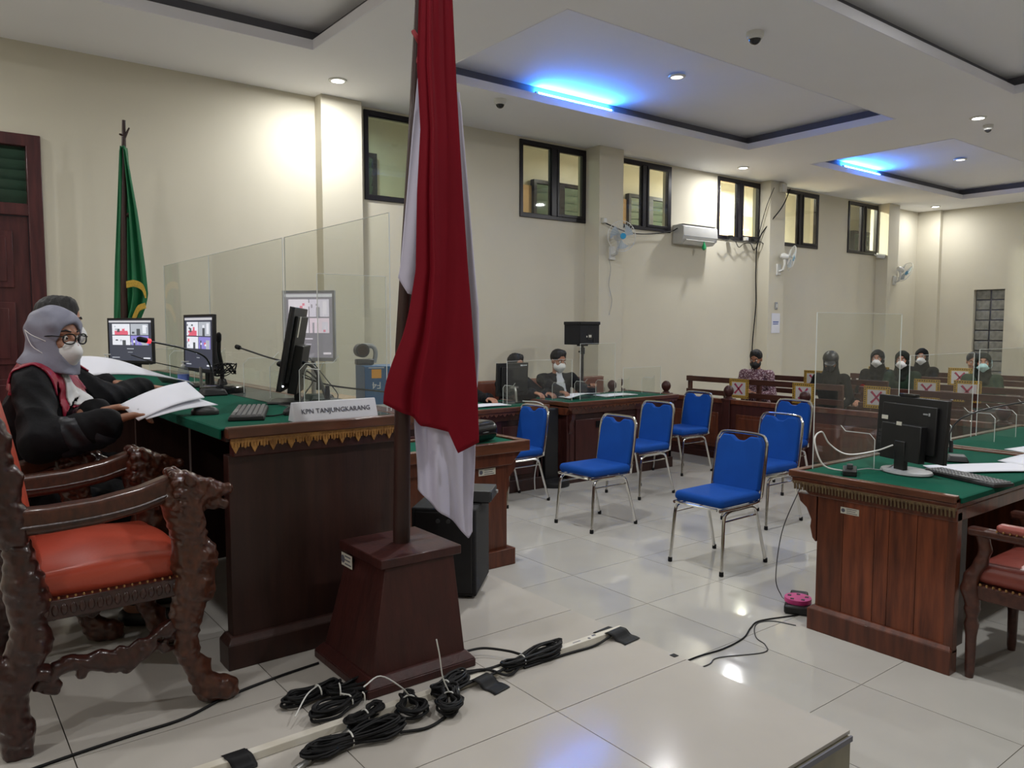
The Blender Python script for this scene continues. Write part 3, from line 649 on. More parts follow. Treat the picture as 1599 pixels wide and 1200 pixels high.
for a, b in zip(ys_[1:], ys_[:-1]):
    q('rail', MB().box(FX-.04, FX+.04, a+.055, b-.055, .70, .755), M['mid'], bevel=.006)
    q('panel_frame', MB().box(FX-.02, FX+.02, a+.055, b-.055, .06, .70), M['dark2'])
    q('panel', MB().box(FX-.03, FX+.03, a+.13, b-.13, .14, .58).frustum((FX-.036, FX+.036, a+.17, b-.17, .18), (FX-.036, FX+.036, a+.17, b-.17, .54)), M['mid'], bevel=.006)
    q('plinth', MB().box(FX-.045, FX+.045, a+.055, b-.055, 0, .085), M['dark2'], bevel=.005)
def pew(x, y0, y1, lab):
    t = thing('pew', lab, 'bench', (x, (y0+y1)/2, 0), 0, 'public pews'); h = (y1-y0)/2
    mk('seat', MB().box(-.46, -.02, -h, h, .41, .44), M['pew'], t, bevel=.006)
    for z in (.50, .68, .86): mk('back_slat', MB().box(-.012, .012, -h, h, z, z+(.07 if z < .8 else .075)), M['pew'], t, bevel=.005)
    n = 3 if h > .8 else 2
    for k in range(n+0):
        y = -h+.04+(2*h-.08)*k/(n-1)
        mk('back_post', MB().box(.013, .05, y-.03, y+.03, 0, .935), M['pew'], t, bevel=.004)
        mk('leg', MB().box(-.44, -.38, y-.03, y+.03, 0, .41).box(-.38, .013, y-.02, y+.02, .30, .41), M['pew'], t, bevel=.004)
    for y in (-h, h-.04): mk('armrest', MB().box(-.45, .0, y, y+.04, .60, .64).box(-.44, -.40, y, y+.04, .44, .60), M['pew'], t, bevel=.006)
    return t
pew(8.9, 4.95, 7.35, 'first row slatted pew behind the fence under the air conditioner')
pew(8.9, 2.35, 4.75, 'first row slatted pew behind the fence seen over the black computer')
pew(10.0, 4.95, 7.2, 'second row slatted pew that the person with the black cap sits on')
pew(10.0, 2.2, 4.6, 'second row slatted pew at the right in front of the green jackets')
pew(11.35, 3.7, 6.2, 'third row slatted pew in front of the far wall beneath the last fan')
pew(11.35, 1.0, 3.5, 'third row slatted pew at the right edge')
pew(12.6, 3.5, 6.35, 'rearmost slatted pew under the strip of glass blocks')
def sign(x, y, z, lab):
    t = thing('distancing_sign', lab, 'sign', (x, y, z), 0, 'gold bordered cross signs on the pews')
    mk('border', MB().box(-.004, .004, -.155, .155, -.13, .13), M['signg'], t)
    b = MB()
    for k in range(11):
        for zz in (-.112, .112): b.box(-.006, -.003, -.145+k*.0285-.008+.002, -.145+k*.0285+.008, zz-.009, zz+.009)
    for k in range(8):
        for yy in (-.138, .138): b.box(-.006, -.003, yy-.008, yy+.008, -.085+k*.0245-.007, -.085+k*.0245+.007)
    mk('border_ornament', b, M['olive'], t, flat=True)
    mk('sheet', MB().box(-.006, -.003, -.108, .108, -.088, .088), M['signw'], t)
    b = MB()
    for a in (0.72, -.72): b.box(-.0015, 0, -.011, .011, -.092, .092, Matrix.Translation((-.0065, 0, 0)) @ Matrix.Rotation(a, 4, 'X'))
    mk('cross', b, M['xred'], t, flat=True, label='red X')
    b = MB()
    for a in (.86, -.86): b.box(-.001, 0, -.003, .003, -.092, .092, Matrix.Translation((-.0062, .004, 0)) @ Matrix.Rotation(a, 4, 'X'))
    mk('cross_outline', b, M['xdark'], t, flat=True)
for x, y, z, lab in ((8.875, 6.43, .80, 'gold bordered red X sign before the man in the batik shirt'), (8.875, 5.46, .80, 'gold bordered red X sign on the front pew beside the acrylic screen edge'),
                     (8.875, 4.52, .82, 'gold bordered red X sign on the front pew just left of the black computer'), (9.975, 5.98, .90, 'gold bordered red X sign half hidden beside the person with the black cap'),
                     (9.975, 4.45, .86, 'gold bordered red X sign on the second pew above the black computer'), (9.975, 3.98, .87, 'gold bordered red X sign on the second pew right of the computer top'),
                     (11.325, 5.75, .92, 'gold bordered red X sign on the rear pew below the leftmost hijab'), (11.325, 4.62, .95, 'gold bordered red X sign on the rear pew left of the green jacket')):
    sign(x, y, z, lab)

# ------------------------------------------------------------------ blue banquet chairs
def blue_chair():
    t = thing('banquet_chair', 'x', 'chair')
    # faces +x; seat cushion
    def cu(u, v):
        return 0
    s = S().box((.0, 0, .475), (.225, .205, .035), .03); mks('seat', s.mesh((-.25, -.23, .42), (.25, .23, .53), .012), M['blue'], t)
    # backrest with a notch in its top edge
    ang = -.16; R = Matrix.Translation((-.215, 0, .49)) @ Matrix.Rotation(ang, 4, 'Y')
    prof = [(-.175, 0), (.175, 0), (.19, .03), (.185, .30), (.172, .355), (.148, .386), (.075, .386), (.05, .366), (.03, .352), (-.03, .352), (-.05, .366), (-.075, .386), (-.148, .386), (-.172, .355), (-.185, .30), (-.19, .03)]
    mk('backrest', MB().prism(prof, -.022, .022, 'x'), M['blue'], t, bevel=.012).data.transform(R)
    fr = [(.0, -.19, -.055), (-.004, -.205, -.01), (-.004, -.205, .30), (-.004, -.19, .37), (-.004, -.15, .402), (-.004, 0, .408), (-.004, .15, .402), (-.004, .19, .37), (-.004, .205, .30), (-.004, .205, -.01), (.0, .19, -.055)]
    back = [R @ Vector(p) for p in fr]
    lo = [(.23, -.19, .43), (0, -.2, .43)]; hi = [(0, .2, .43), (.23, .19, .43)]
    mk('back_frame', MB().tube(bez(lo+back+hi, 5), .0115, 8), M['chrome'], t)
    mk('seat_frame', MB().tube(bez([(.235, -.17, .435), (.243, -.1, .435), (.243, .1, .435), (.235, .17, .435)], 4), .010, 8), M['chrome'], t); mk('rear_crossbar', MB().tube([(-.18, -.19, .425), (-.18, .19, .425)], .009, 6), M['chrome'], t)
    for sy in (-1, 1):
        for sx, fx in ((1, .235), (-1, -.27)):
            pts = [(0, sy*.195, .412), (sx*.10, sy*.196, .412), (sx*.15, sy*.2, .395), (sx*.17, sy*.203, .35), (fx, sy*.215, .012)]
            if sx > 0: pts = [(0, sy*.195, .412), (.13, sy*.196, .412), (.19, sy*.2, .392), (.205, sy*.203, .34), (.235, sy*.215, .012)]
            l = mk('leg', MB().tube(bez(pts[:4], 4)+[Vector(pts[4])], .0115, 8), M['chrome'], t)
            mk('rubber_foot', MB().lathe([(.014, 0), (.016, .008), (.015, .03), (.012, .032)], 10), M['rubber'], l, loc=(fx, sy*.215, 0))
        mk('stretcher', MB().tube([(.205, sy*.203, .355), (-.175, sy*.203, .355)], .006, 6), M['chrome'], t)
    return t
proto = blue_chair(); GR = 'blue banquet chairs on the courtroom floor'
spots = [(4.38, 3.33, PI+.02, 'nearest blue banquet chair, left of the near defence desk'), (4.44, 4.62, PI, 'blue banquet chair between the nearest chair and the clerk table'),
         (4.42, 5.72, PI+.03, 'blue banquet chair partly behind the clerk table and the flag'), (5.62, 5.22, PI+.03, 'blue banquet chair in the middle row, in front of the right prosecution desk'),
         (6.88, 5.74, PI-.02, 'blue banquet chair farthest back beside the fence, left group'), (5.64, 3.84, PI, 'blue banquet chair directly behind the nearest one'), (6.88, 4.50, PI, 'blue banquet chair farthest back at the right, mostly hidden by another')]
for i, (x, y, a, lab) in enumerate(spots):
    o = proto if i == 0 else dup(proto)
    o.location = (x, y, 0); o.rotation_euler = (0, 0, a); o['label'] = lab; o['group'] = GR

# ------------------------------------------------------------------ carved judges' chairs
def judge_chair(lab, loc, rz=0, h=.0085):
    """faces +x, origin on the floor under the seat centre; the side at -y is the one seen"""
    t = thing('carved_armchair', lab, 'chair', loc, rz, 'carved judge armchairs')
    W = .30
    def relief(amp, f):
        def g(X, d):
            r = np.sin(X[:, 0]*f+1.6*np.sin(X[:, 2]*f*.6))*np.sin(X[:, 2]*f+1.2*np.sin(X[:, 0]*f*.8))
            return d+amp*(1.6*np.abs(r)**.5*np.sign(r)*.6+.5*np.sin(X[:, 2]*f*2.3+X[:, 0]*f))
        return g
    for sy in (-1, 1):
        y = sy*W
        # front leg: paw, curved shank, shoulder, rising into the lion head's mane
        s = S().chain([(.32, y, .035), (.265, y, .05)], [.046, .04], .02)
        for k in (-1, 0, 1): s.cap((.30, y+k*.022, .03), (.352, y+k*.024, .018), .019, .015, .008)
        s.chain([(.27, y, .05), (.235, y, .12), (.20, y, .20), (.205, y, .32), (.225, y, .42), (.225, y, .50), (.215, y, .60)], [.042, .034, .034, .048, .060, .058, .050], .025)
        s.cap((.255, y, .13), (.275, y, .145), .018, .010, .012)
        s.ell((.265, y, .50), (.045, .045, .07), .02).cap((.27, y, .38), (.275, y, .43), .03, .02, .015)
        s.fn(relief(.0034, 88))
        mks('leg', s.mesh((.10, y-.085, -.005), (.40, y+.085, .62), h), M['carve'], t, label='carved front leg with lion paw')
        # rear leg: scrolled cabriole
        s = S().chain([(-.285, y, .03), (-.285, y, .07), (-.30, y, .15), (-.275, y, .24), (-.24, y, .33), (-.245, y, .43), (-.25, y, .52), (-.26, y, .62)], [.042, .046, .040, .047, .055, .044, .052, .042], .02)
        s.ell((-.325, y, .27), (.034, .035, .045), .012).ell((-.30, y, .12), (.05, .045, .04), .02).ell((-.21, y, .235), (.03, .035, .03), .012)
        s.ell((-.235, y, .46), (.06, .045, .045), .02).box((-.285, y, .03), (.035, .035, .03), .008)
        s.fn(relief(.0034, 84))
        mks('leg', s.mesh((-.40, y-.07, -.005), (-.14, y+.07, .66), h), M['carved'], t, label='carved scrolled rear leg')
        # arm
        P = [(-.30, .745), (-.18, .742), (-.05, .748), (.07, .768), (.17, .80), (.17, .715), (.07, .688), (-.05, .668), (-.18, .662), (-.30, .664)]
        ar = mk('armrest', MB().prism(P, y-.033, y+.033, 'y'), M['carve'], t, bevel=.014)
        mk('arm_moulding', MB().tube(bez([(-.28, y-sy*-.034, .69), (-.1, y+sy*.034, .692), (.05, y+sy*.034, .708), (.15, y+sy*.034, .735)], 4), .005, 6).tube(bez([(-.28, y-sy*.034, .69), (-.1, y-sy*.034, .692), (.05, y-sy*.034, .708), (.15, y-sy*.034, .735)], 4), .005, 6), M['carved'], ar)
        # lion head
        s = S().ell((.205, y, .735), (.072, .062, .072), .02).ell((.265, y, .725), (.055, .043, .045), .02).cap((.29, y, .742), (.345, y, .722), .026, .020, .02)
        s.cap((.28, y, .69), (.335, y, .675), .022, .016, .010).ell((.35, y, .738), (.016, .022, .012), .008)
        s.ell((.262, y-.034, .762), (.02, .014, .016), .008).ell((.262, y+.034, .762), (.02, .014, .016), .008)
        for k in range(9):
            a = -1.9+k*.475; s.cap((.19, y+.045*math.sin(a), .735+.05*math.cos(a)), (.165, y+.072*math.sin(a), .725+.085*math.cos(a)), .02, .012, .01)
        for k in (-1, 1): s.cap((.215, y+k*.055, .775), (.195, y+k*.07, .805), .018, .009, .008)
        for k in range(3):
            for e in (-1, 1): s.cap((.23, y+e*.045, .69-k*.035), (.255, y+e*.05, .64-k*.035), .016, .008, .01)
        s.cap((.20, y, .68), (.22, y, .58), .06, .052, .03).fn(relief(.003, 110))
        mks('lion_head', s.mesh((.08, y-.10, .56), (.38, y+.10, .84), .0062), M['carve'], t, label='carved lion head arm end')
        # stretcher of scrolls
        P = bez([(-.22, y, .20), (-.16, y, .245), (-.08, y, .235), (0, y, .205), (.07, y, .225), (.12, y, .275), (.19, y, .30)], 4)
        s = S().chain(P, [.022]*len(P), .01)
        for (x, z, r) in ((-.19, .185, .03), (-.05, .245, .028), (.0, .235, .03), (.05, .25, .026), (.10, .245, .022), (.14, .225, .026), (-.11, .205, .018), (.155, .265, .03), (.02, .185, .016)): s.ell((x, y, z), (r, .016, r*.9), .012)
        s.ell((.12, y, .262), (.012, .03, .012), .006, 's').ell((.155, y, .235), (.010, .03, .010), .006, 's').fn(relief(.003, 90))
        mks('stretcher', s.mesh((-.26, y-.035, .14), (.24, y+.035, .345), .007), M['carved'], t)
        b = MB().box(-.22, .20, y-.022, y+.022, .395, .455)
        mk('seat_rail', b, M['carved'], t, bevel=.004)
        b = MB()
        for k in range(17): b.sphere((-.20+k*.0245, y-sy*-.022, .425), (.010, .006, .018), 8, 6)
        mk('rail_beading', b, M['carved'], t)
        b = MB()
        for k in range(19): b.sphere((-.21+k*.0225, y+sy*.026, .463), .0045, 6, 4)
        o = mk('studs', b, M['brass'], t)
        # back post with scrolls
        s = S().chain([(-.27, y, .66), (-.285, y, .80), (-.31, y, .95), (-.345, y, 1.10), (-.375, y, 1.24)], [.045, .036, .042, .032, .03], .02)
        s.ell((-.285, y, .73), (.045, .035, .05), .02).ell((-.27, y, .83), (.035, .032, .045), .012).ell((-.325, y, .93), (.045, .033, .055), .015).ell((-.335, y, 1.06), (.05, .033, .04), .015).fn(relief(.0034, 80))
        mks('back_post', s.mesh((-.45, y-.06, .62), (-.18, y+.06, 1.29), h), M['carved'], t)
    mk('seat_rail', MB().box(.17, .22, -W+.03, W-.03, .395, .455).box(-.26, -.22, -W+.03, W-.03, .395, .455), M['carved'], t, bevel=.004)
    s = S().box((-.02, 0, .485), (.235, .285, .045), .035, .02).ell((0, 0, .485), (.23, .27, .085), .05); s.box((.225, -.29, .49), (.03, .035, .1), .01, .01, 's').box((.225, .29, .49), (.03, .035, .1), .01, .01, 's')
    mks('seat', s.mesh((-.27, -.30, .43), (.23, .30, .57), .011), M['vinyl'], t, label='orange red padded seat')
    c, s_ = math.cos(.19), math.sin(.19); R = np.array([[c, 0, -s_], [0, 1, 0], [s_, 0, c]])
    s = S().box((-.29, 0, .88), (.035, .262, .36), .03, R=R).ell((-.27, 0, .88), (.035, .2, .3), .04, R=R)
    mks('backrest', s.mesh((-.44, -.28, .5), (-.14, .28, 1.28), .012), M['vinyl'], t, label='orange red padded back')
    s = S().chain(bez([(-.375, -.31, 1.22), (-.385, -.2, 1.31), (-.39, 0, 1.36), (-.385, .2, 1.31), (-.375, .31, 1.22)], 3), [.04]*13, .02).fn(relief(.004, 60))
    mks('crest_rail', s.mesh((-.46, -.38, 1.14), (-.3, .38, 1.44), .012), M['carved'], t)
    return t
jc = judge_chair('empty carved armchair with orange red seat and lion head arms in the foreground', (.475, 2.955, DAIS))
jc2 = dup(jc, 'carved armchair the person in the grey hijab sits on', loc=(.30, 3.78, DAIS), rz=-.1)
jc3 = dup(jc, 'carved armchair behind the grey hijab, under the person with the dark hair', loc=(.22, 4.62, DAIS), rz=0)

# red armchair at the right desk, faces +y
rc = thing('padded_armchair', 'wooden armchair with faded red padded seat and arms at the lower right', 'chair', (4.12, 1.18, 0), PI/2)
for sy in (-1, 1):
    l = MB().lathe([(.018, 0), (.021, .03), (.024, .20), (.032, .26), (.024, .29), (.036, .33), (.028, .36)], 12, Matrix.Translation((.30, sy*.25, 0)))
    mk('leg', l, M['pew'], rc); mk('leg', MB().tube([(-.25, sy*.22, 0), (-.22, sy*.22, .2), (-.22, sy*.22, .44)], [.02, .026, .03], 8), M['pew'], rc)
    s = S().chain([(.30, sy*.25, .36), (.315, sy*.25, .42), (.31, sy*.25, .48), (.27, sy*.25, .56), (.255, sy*.25, .62), (.27, sy*.25, .69)], [.034, .036, .03, .026, .024, .03], .02)
    mks('arm_post', s.mesh((.2, sy*.25-.05, .32), (.37, sy*.25+.05, .73), .009), M['pew'], rc)
    mk('armrest', MB().box(-.22, .33, sy*.25-.03, sy*.25+.03, .68, .72), M['pew'], rc, bevel=.012)
    s = S().box((.02, sy*.25, .735), (.19, .032, .02), .018); mks('arm_pad', s.mesh((-.2, sy*.25-.05, .70), (.24, sy*.25+.05, .77), .009), M['vinyl2'], rc)
    b = MB()
    for k in range(14): b.sphere((-.15+k*.027, sy*.25+sy*.032, .722), .0055, 6, 4)
    mk('studs', b, M['brass'], rc)
    b = MB()
    for k in range(20): b.sphere((-.22+k*.027, sy*.262, .455), .007, 6, 4)
    mk('studs', b, M['brass'], rc)
mk('seat_rail', MB().box(-.24, .33, -.26, .26, .38, .45), M['pew'], rc, bevel=.008)
s = S().box((.035, 0, .50), (.275, .245, .05), .04).ell((.03, 0, .54), (.22, .2, .03), .03); mks('seat', s.mesh((-.26, -.27, .43), (.33, .27, .6), .012), M['vinyl2'], rc)
s = S().box((-.27, 0, .85), (.03, .22, .24), .028); mks('backrest', s.mesh((-.32, -.25, .58), (-.22, .25, 1.12), .013), M['vinyl2'], rc)
for sy in (-1, 1): mk('back_post', MB().box(-.29, -.24, sy*.24-.02, sy*.24+.02, .44, 1.12), M['pew'], rc, bevel=.01)
# leather chairs behind the prosecution desks
def leather_chair(x, y, lab):
    t = thing('leather_chair', lab, 'chair', (x, y, 0), -PI/2, 'brown leather chairs behind the prosecution desks')
    s = S().box((0, 0, .46), (.24, .25, .05), .03); mks('seat', s.mesh((-.27, -.28, .39), (.27, .28, .53), .014), M['brownv'], t)
    s = S().box((-.26, 0, .74), (.035, .255, .26), .03); mks('backrest', s.mesh((-.32, -.28, .46), (-.20, .28, 1.02), .014), M['brownv'], t)
    b = MB()
    for k in range(22):
        b.sphere((-.225, -.235+k*.0224, .985), .006, 6, 4)
    mk('studs', b, M['brass'], t)
    for sx in (-.24, .2):
        for sy in (-.22, .22): mk('leg', MB().frustum((sx-.018, sx+.018, sy-.018, sy+.018, 0), (sx-.027, sx+.027, sy-.027, sy+.027, .42)), M['mid'], t, bevel=.003)
    return t
leather_chair(6.95, 7.1, 'brown leather chair right of the seated prosecutor')
leather_chair(5.98, 7.2, 'brown leather chair the prosecutor with the white mask sits on')
leather_chair(5.35, 7.2, 'brown leather chair behind the black monitor')
leather_chair(4.78, 7.08, 'brown leather chair left of the black monitor beside the flag')
# ------------------------------------------------------------------ flag stand and the big flag
fs = thing('flag_stand', 'dark tapered wooden pedestal with inventory sticker carrying the big flag pole', 'stand', (1.40, 2.55, DAIS))
mk('base_moulding', MB().box(-.225, .225, -.225, .225, 0, .03).frustum((-.225, .225, -.225, .225, .03), (-.20, .20, -.20, .20, .06)), M['dark2'], fs, bevel=.004)
mk('pedestal_body', MB().frustum((-.195, .195, -.195, .195, .05), (-.105, .185, -.135, .165, .415)), M['dark2'], fs, bevel=.003)
mk('pedestal_top', MB().box(-.125, .215, -.145, .20, .415, .45), M['dark2'], fs, bevel=.004)
inv_label(fs, frame4((-.127, .13, .385), (0, -1, 0), (0, 0, 1)), .09, .05)
pol = mk('pole', MB().tube([(.055, .03, .45), (.065, .022, 1.2), (.10, -.008, 1.95), (.135, -.03, 2.75)], [.034, .030, .022, .014], 12), M['dark'], fs)
FO = Vector((1.45, 2.58, 0)); RT = Vector((.792, -.6105, 0)); FW = Vector((.6105, .792, 0))
def lin(tab, z):
    tab = sorted(tab, key=lambda q: q[1]); return float(np.interp(z, [q[1] for q in tab], [q[0] for q in tab]))
flag = thing('national_flag', 'big red and white flag hanging in folds from the tall pole in the foreground', 'flag', FO)
redL = [(.10, 3.05), (.095, 2.81), (.086, 2.588), (.096, 2.363), (.082, 2.135), (.075, 1.857), (.051, 1.717), (.026, 1.604), (-.05, 1.357)]
redR = [(.205, 3.05), (.216, 2.811), (.231, 2.476), (.25, 2.135), (.268, 1.858), (.279, 1.717), (.299, 1.41), (.306, 1.2)]
botU = [0, .16, .32, .42, .68, .79, 1]; botZ = [1.36, 1.336, 1.31, 1.281, 1.257, 1.178, 1.216]; botX = [-.05, .007, .063, .094, .194, .229, .306]
def fold(u, v, f=2.2, a=.016, ph=0):
    return a*(math.sin(2*PI*f*u+ph)+.45*math.sin(2*PI*f*2.3*u+1.1+ph+.7*v)+.25*math.sin(2*PI*5.1*u-v*2))
def redf(u, v):
    zb = float(np.interp(u, botU, botZ)); z = 3.0+(zb-3.0)*v
    x = lin(redL, max(z, 1.357))*(1-u)+lin(redR, z)*u
    e = max(0, (v-.8)/.2)**2; x = x*(1-e)+float(np.interp(u, botU, botX))*e
    d = -.062-.020*math.exp(-((u-.36-.05*v)/.05)**2)*(.4+.6*v)+.026*math.exp(-((u-.27-.03*v)/.06)**2)*(.3+.7*v)-.016*math.sin(PI*u)+.010*math.sin(2*PI*1.6*u+2.5*v)*(.4+.6*v)+.008*max(0, .5-v)*math.sin(2*PI*3*u)
    p = RT*x+FW*d; return (p.x, p.y, z)
mk('red_band', MB().grid(redf, 72, 90), M['red'], flag, solid=.0025, angle=180, label='red upper half of the flag')
wl = [(.094, 2.61), (.066, 2.363), (.045, 2.158), (.014, 1.857), (.007, 1.829)]
wr = [(.231, 2.47), (.236, 2.453), (.262, 2.135), (.284, 1.858), (.298, 1.717), (.300, 1.55), (.294, 1.434), (.27, 1.3)]
def wleft(u, v):
    zb = 1.829-.05*min(u/.3, 1)-.03*u; z = 2.62+(zb-2.62)*v; x = lin(wl, z)+u*(.12)
    p = RT*x+FW*(-.048+.03*u+.008*math.sin(9*u+2*v)); return (p.x, p.y, z)
def wright(u, v):
    z = 2.50+(1.28-2.50)*v; x = lin(wr, z)+.008-(1-u)*.13
    p = RT*x+FW*(-.062+.02*u+.006*math.sin(8*u+3*v)); return (p.x, p.y, z)
def wlow(u, v):
    zt = 1.44-.1*u; zb = float(np.interp(u, [0, .5, .93, 1], [1.025, .93, .83, .86])); z = zt+(zb-zt)*v
    x = .063+(.283-.063)*u+.012*math.sin(5*v)*(u-.5)
    d = -.02+.022*math.sin(2*PI*1.3*u+1.8*v)+.012*math.sin(2*PI*2.7*u-2.6*v)+.02*abs((u*1.3+v)-1.25)
    p = RT*x+FW*d; return (p.x, p.y, z)
mk('white_band', MB().grid(wleft, 20, 40).grid(wright, 20, 50).grid(wlow, 48, 40), M['white'], flag, solid=.0025, angle=180, label='white lower half of the flag')
mk('tie', MB().tube(bez([(RT*.07-FW*.02+Vector((0, 0, 2.72))), (RT*.085-FW*.05+Vector((0, 0, 2.69))), (RT*.098-FW*.03+Vector((0, 0, 2.66))), (RT*.088-FW*.045+Vector((0, 0, 2.60)))], 5), [.009]*15+[.006], 7), M['tie'], flag)
# green institutional flag by the far wall
gs = thing('flag_stand', 'slim wooden flagpole by the wall behind the judges bench', 'stand', (1.42, 7.2, DAIS))
mk('base', MB().lathe([(.17, 0), (.17, .03), (.09, .06), (.05, .12), (.03, .16)], 20), M['dark2'], gs)
mk('pole', MB().tube([(-.02, 0, .1), (.0, 0, 1.4), (.03, 0, 2.4), (.05, 0, 2.99)], [.030, .030, .026, .014], 10), M['dark'], gs)
mk('twig_knots', MB().tube([(.05, -.01, 2.85), (.085, -.02, 2.93)], [.012, .006], 6).tube([(.05, 0, 2.86), (.01, -.01, 2.87)], [.012, .007], 6).tube([(.045, 0, 2.2), (.06, -.04, 2.22)], [.02, .012], 6), M['dark'], gs)
g2 = thing('green_flag', 'green flag with gold fringe draped on the pole by the wall', 'flag', (1.45, 7.2, 0))
gl_ = [(-.0, 3.15), (-.013, 3.102), (-.058, 2.603), (-.103, 2.124), (-.131, 1.695), (-.165, .932), (-.17, .8)]
gr_ = [(.03, 3.15), (.051, 3.102), (.124, 2.603), (.177, 2.125), (.191, 1.91), (.166, 1.803), (.118, 1.695), (.085, 1.37), (.10, .8)]
def gf(u, v):
    z = 3.14+(.85-3.14)*v; x = lin(gl_, z)*(1-u)+lin(gr_, z)*u
    p = RT*x+FW*(-.01+.05*math.sin(2*PI*1.5*u+.6)*(.2+v)+.02*math.sin(2*PI*4*u+2*v)); p = p-FW*.02*(1 if u < .3 or u > .55 else -2.4); return (p.x, p.y, z)
mk('green_cloth', MB().grid(gf, 40, 60), M['gflag'], g2, solid=.003, angle=180)
def fr(P, w_):
    m = MB(); pts = bez(P, 6)
    for a, b in zip(pts[:-1], pts[1:]):
        for s_ in (0, .5):
            c = a.lerp(b, s_); q0 = RT*c.x+FW*(-.085); q1 = RT*(c.x+w_[0])+FW*(-.09)
            m.tube([(q0.x, q0.y, c.y), (q1.x, q1.y, c.y+w_[1])], .006, 5)
    return m
mk('gold_fringe', fr([(.04, 2.02, 0), (.10, 2.03, 0), (.165, 2.0, 0), (.193, 1.93, 0)], (.004, -.055)), M['gfringe'], g2, flat=True)
mk('gold_fringe', fr([(.18, 1.84, 0), (.13, 1.82, 0), (.10, 1.77, 0), (.078, 1.72, 0)], (.012, -.045)), M['gfringe'], g2, flat=True)

# ------------------------------------------------------------------ computers
SC = [mat('screen_black', (.01, .012, .016), .25, var=.05, emit=(.045, .05, .07), es=1), mat('screen_bar', (.3, .3, .3), .3, var=.05, emit=(.42, .42, .45), es=1),
      mat('screen_white', (.3, .3, .3), .3, var=.05, emit=(.62, .64, .70), es=1), mat('screen_red', (.3, .05, .05), .3, var=.05, emit=(.55, .10, .16), es=1),
      mat('screen_violet', (.1, .08, .3), .3, var=.05, emit=(.22, .20, .48), es=1), mat('screen_dark_figure', (.03, .03, .03), .3, var=.05, emit=(.06, .07, .08), es=1),
      mat('screen_grey', (.2, .2, .2), .3, var=.05, emit=(.34, .37, .42), es=1)]
SP = [mat('reflected_screen_grey', (.2, .2, .2), .3, var=.05, emit=(.15, .14, .17), es=1), SC[1], mat('reflected_screen_white', (.3, .3, .3), .3, var=.05, emit=(.60, .55, .62), es=1), mat('reflected_screen_rose', (.3, .1, .1), .3, var=.05, emit=(.55, .20, .27), es=1),
      mat('reflected_screen_pink', (.3, .2, .2), .3, var=.05, emit=(.58, .50, .58), es=1), mat('reflected_screen_dark', (.2, .2, .2), .3, var=.05, emit=(.25, .23, .27), es=1), mat('reflected_screen_lilac', (.3, .3, .3), .3, var=.05, emit=(.50, .46, .55), es=1)]  # paler tones carry the haze of a reflected screen
def picture(w_, h, x, seed=1):
    m = MB(); rnd = random.Random(seed)
    def R(a, b, c, d, k, e=0):   # fractions of the screen, y measured from the top
        m.cur = k; m.box(x+e, x+e+.0005, w_*(.5-b), w_*(.5-a), h*(1-d), h*(1-c))
    R(0, 1, 0, 1, 0); R(.0, 1, .02, .065, 1, .0006)
    R(.07, .48, .10, .37, 6, .0006); R(.50, .92, .10, .37, 2, .0006); R(.07, .48, .39, .62, 4, .0006); R(.50, .92, .39, .62, 2, .0006)
    R(.55, .86, .27, .37, 3, .0012); R(.62, .68, .20, .30, 3, .0018); R(.74, .80, .22, .30, 5, .0018); R(.12, .20, .13, .33, 2, .0012); R(.26, .34, .22, .37, 5, .0012)
    for k in range(14): a = rnd.uniform(.08, .86); c = rnd.choice([rnd.uniform(.12, .32), rnd.uniform(.42, .57)]); R(a, a+rnd.uniform(.02, .06), c, c+rnd.uniform(.03, .06), rnd.choice([5, 3, 2, 6]), .002+k*.0002)
    R(.10, .22, .45, .62, 6, .0014); R(.38, .42, .46, .62, 5, .0014); R(.60, .68, .50, .62, 5, .0014)
    R(.42, .58, .70, .72, 6, .0006); R(.45, .56, .79, .80, 6, .0006); R(.04, .20, .92, .95, 2, .0006); R(.76, .94, .92, .94, 6, .0006)
    m.cur = 0; return m
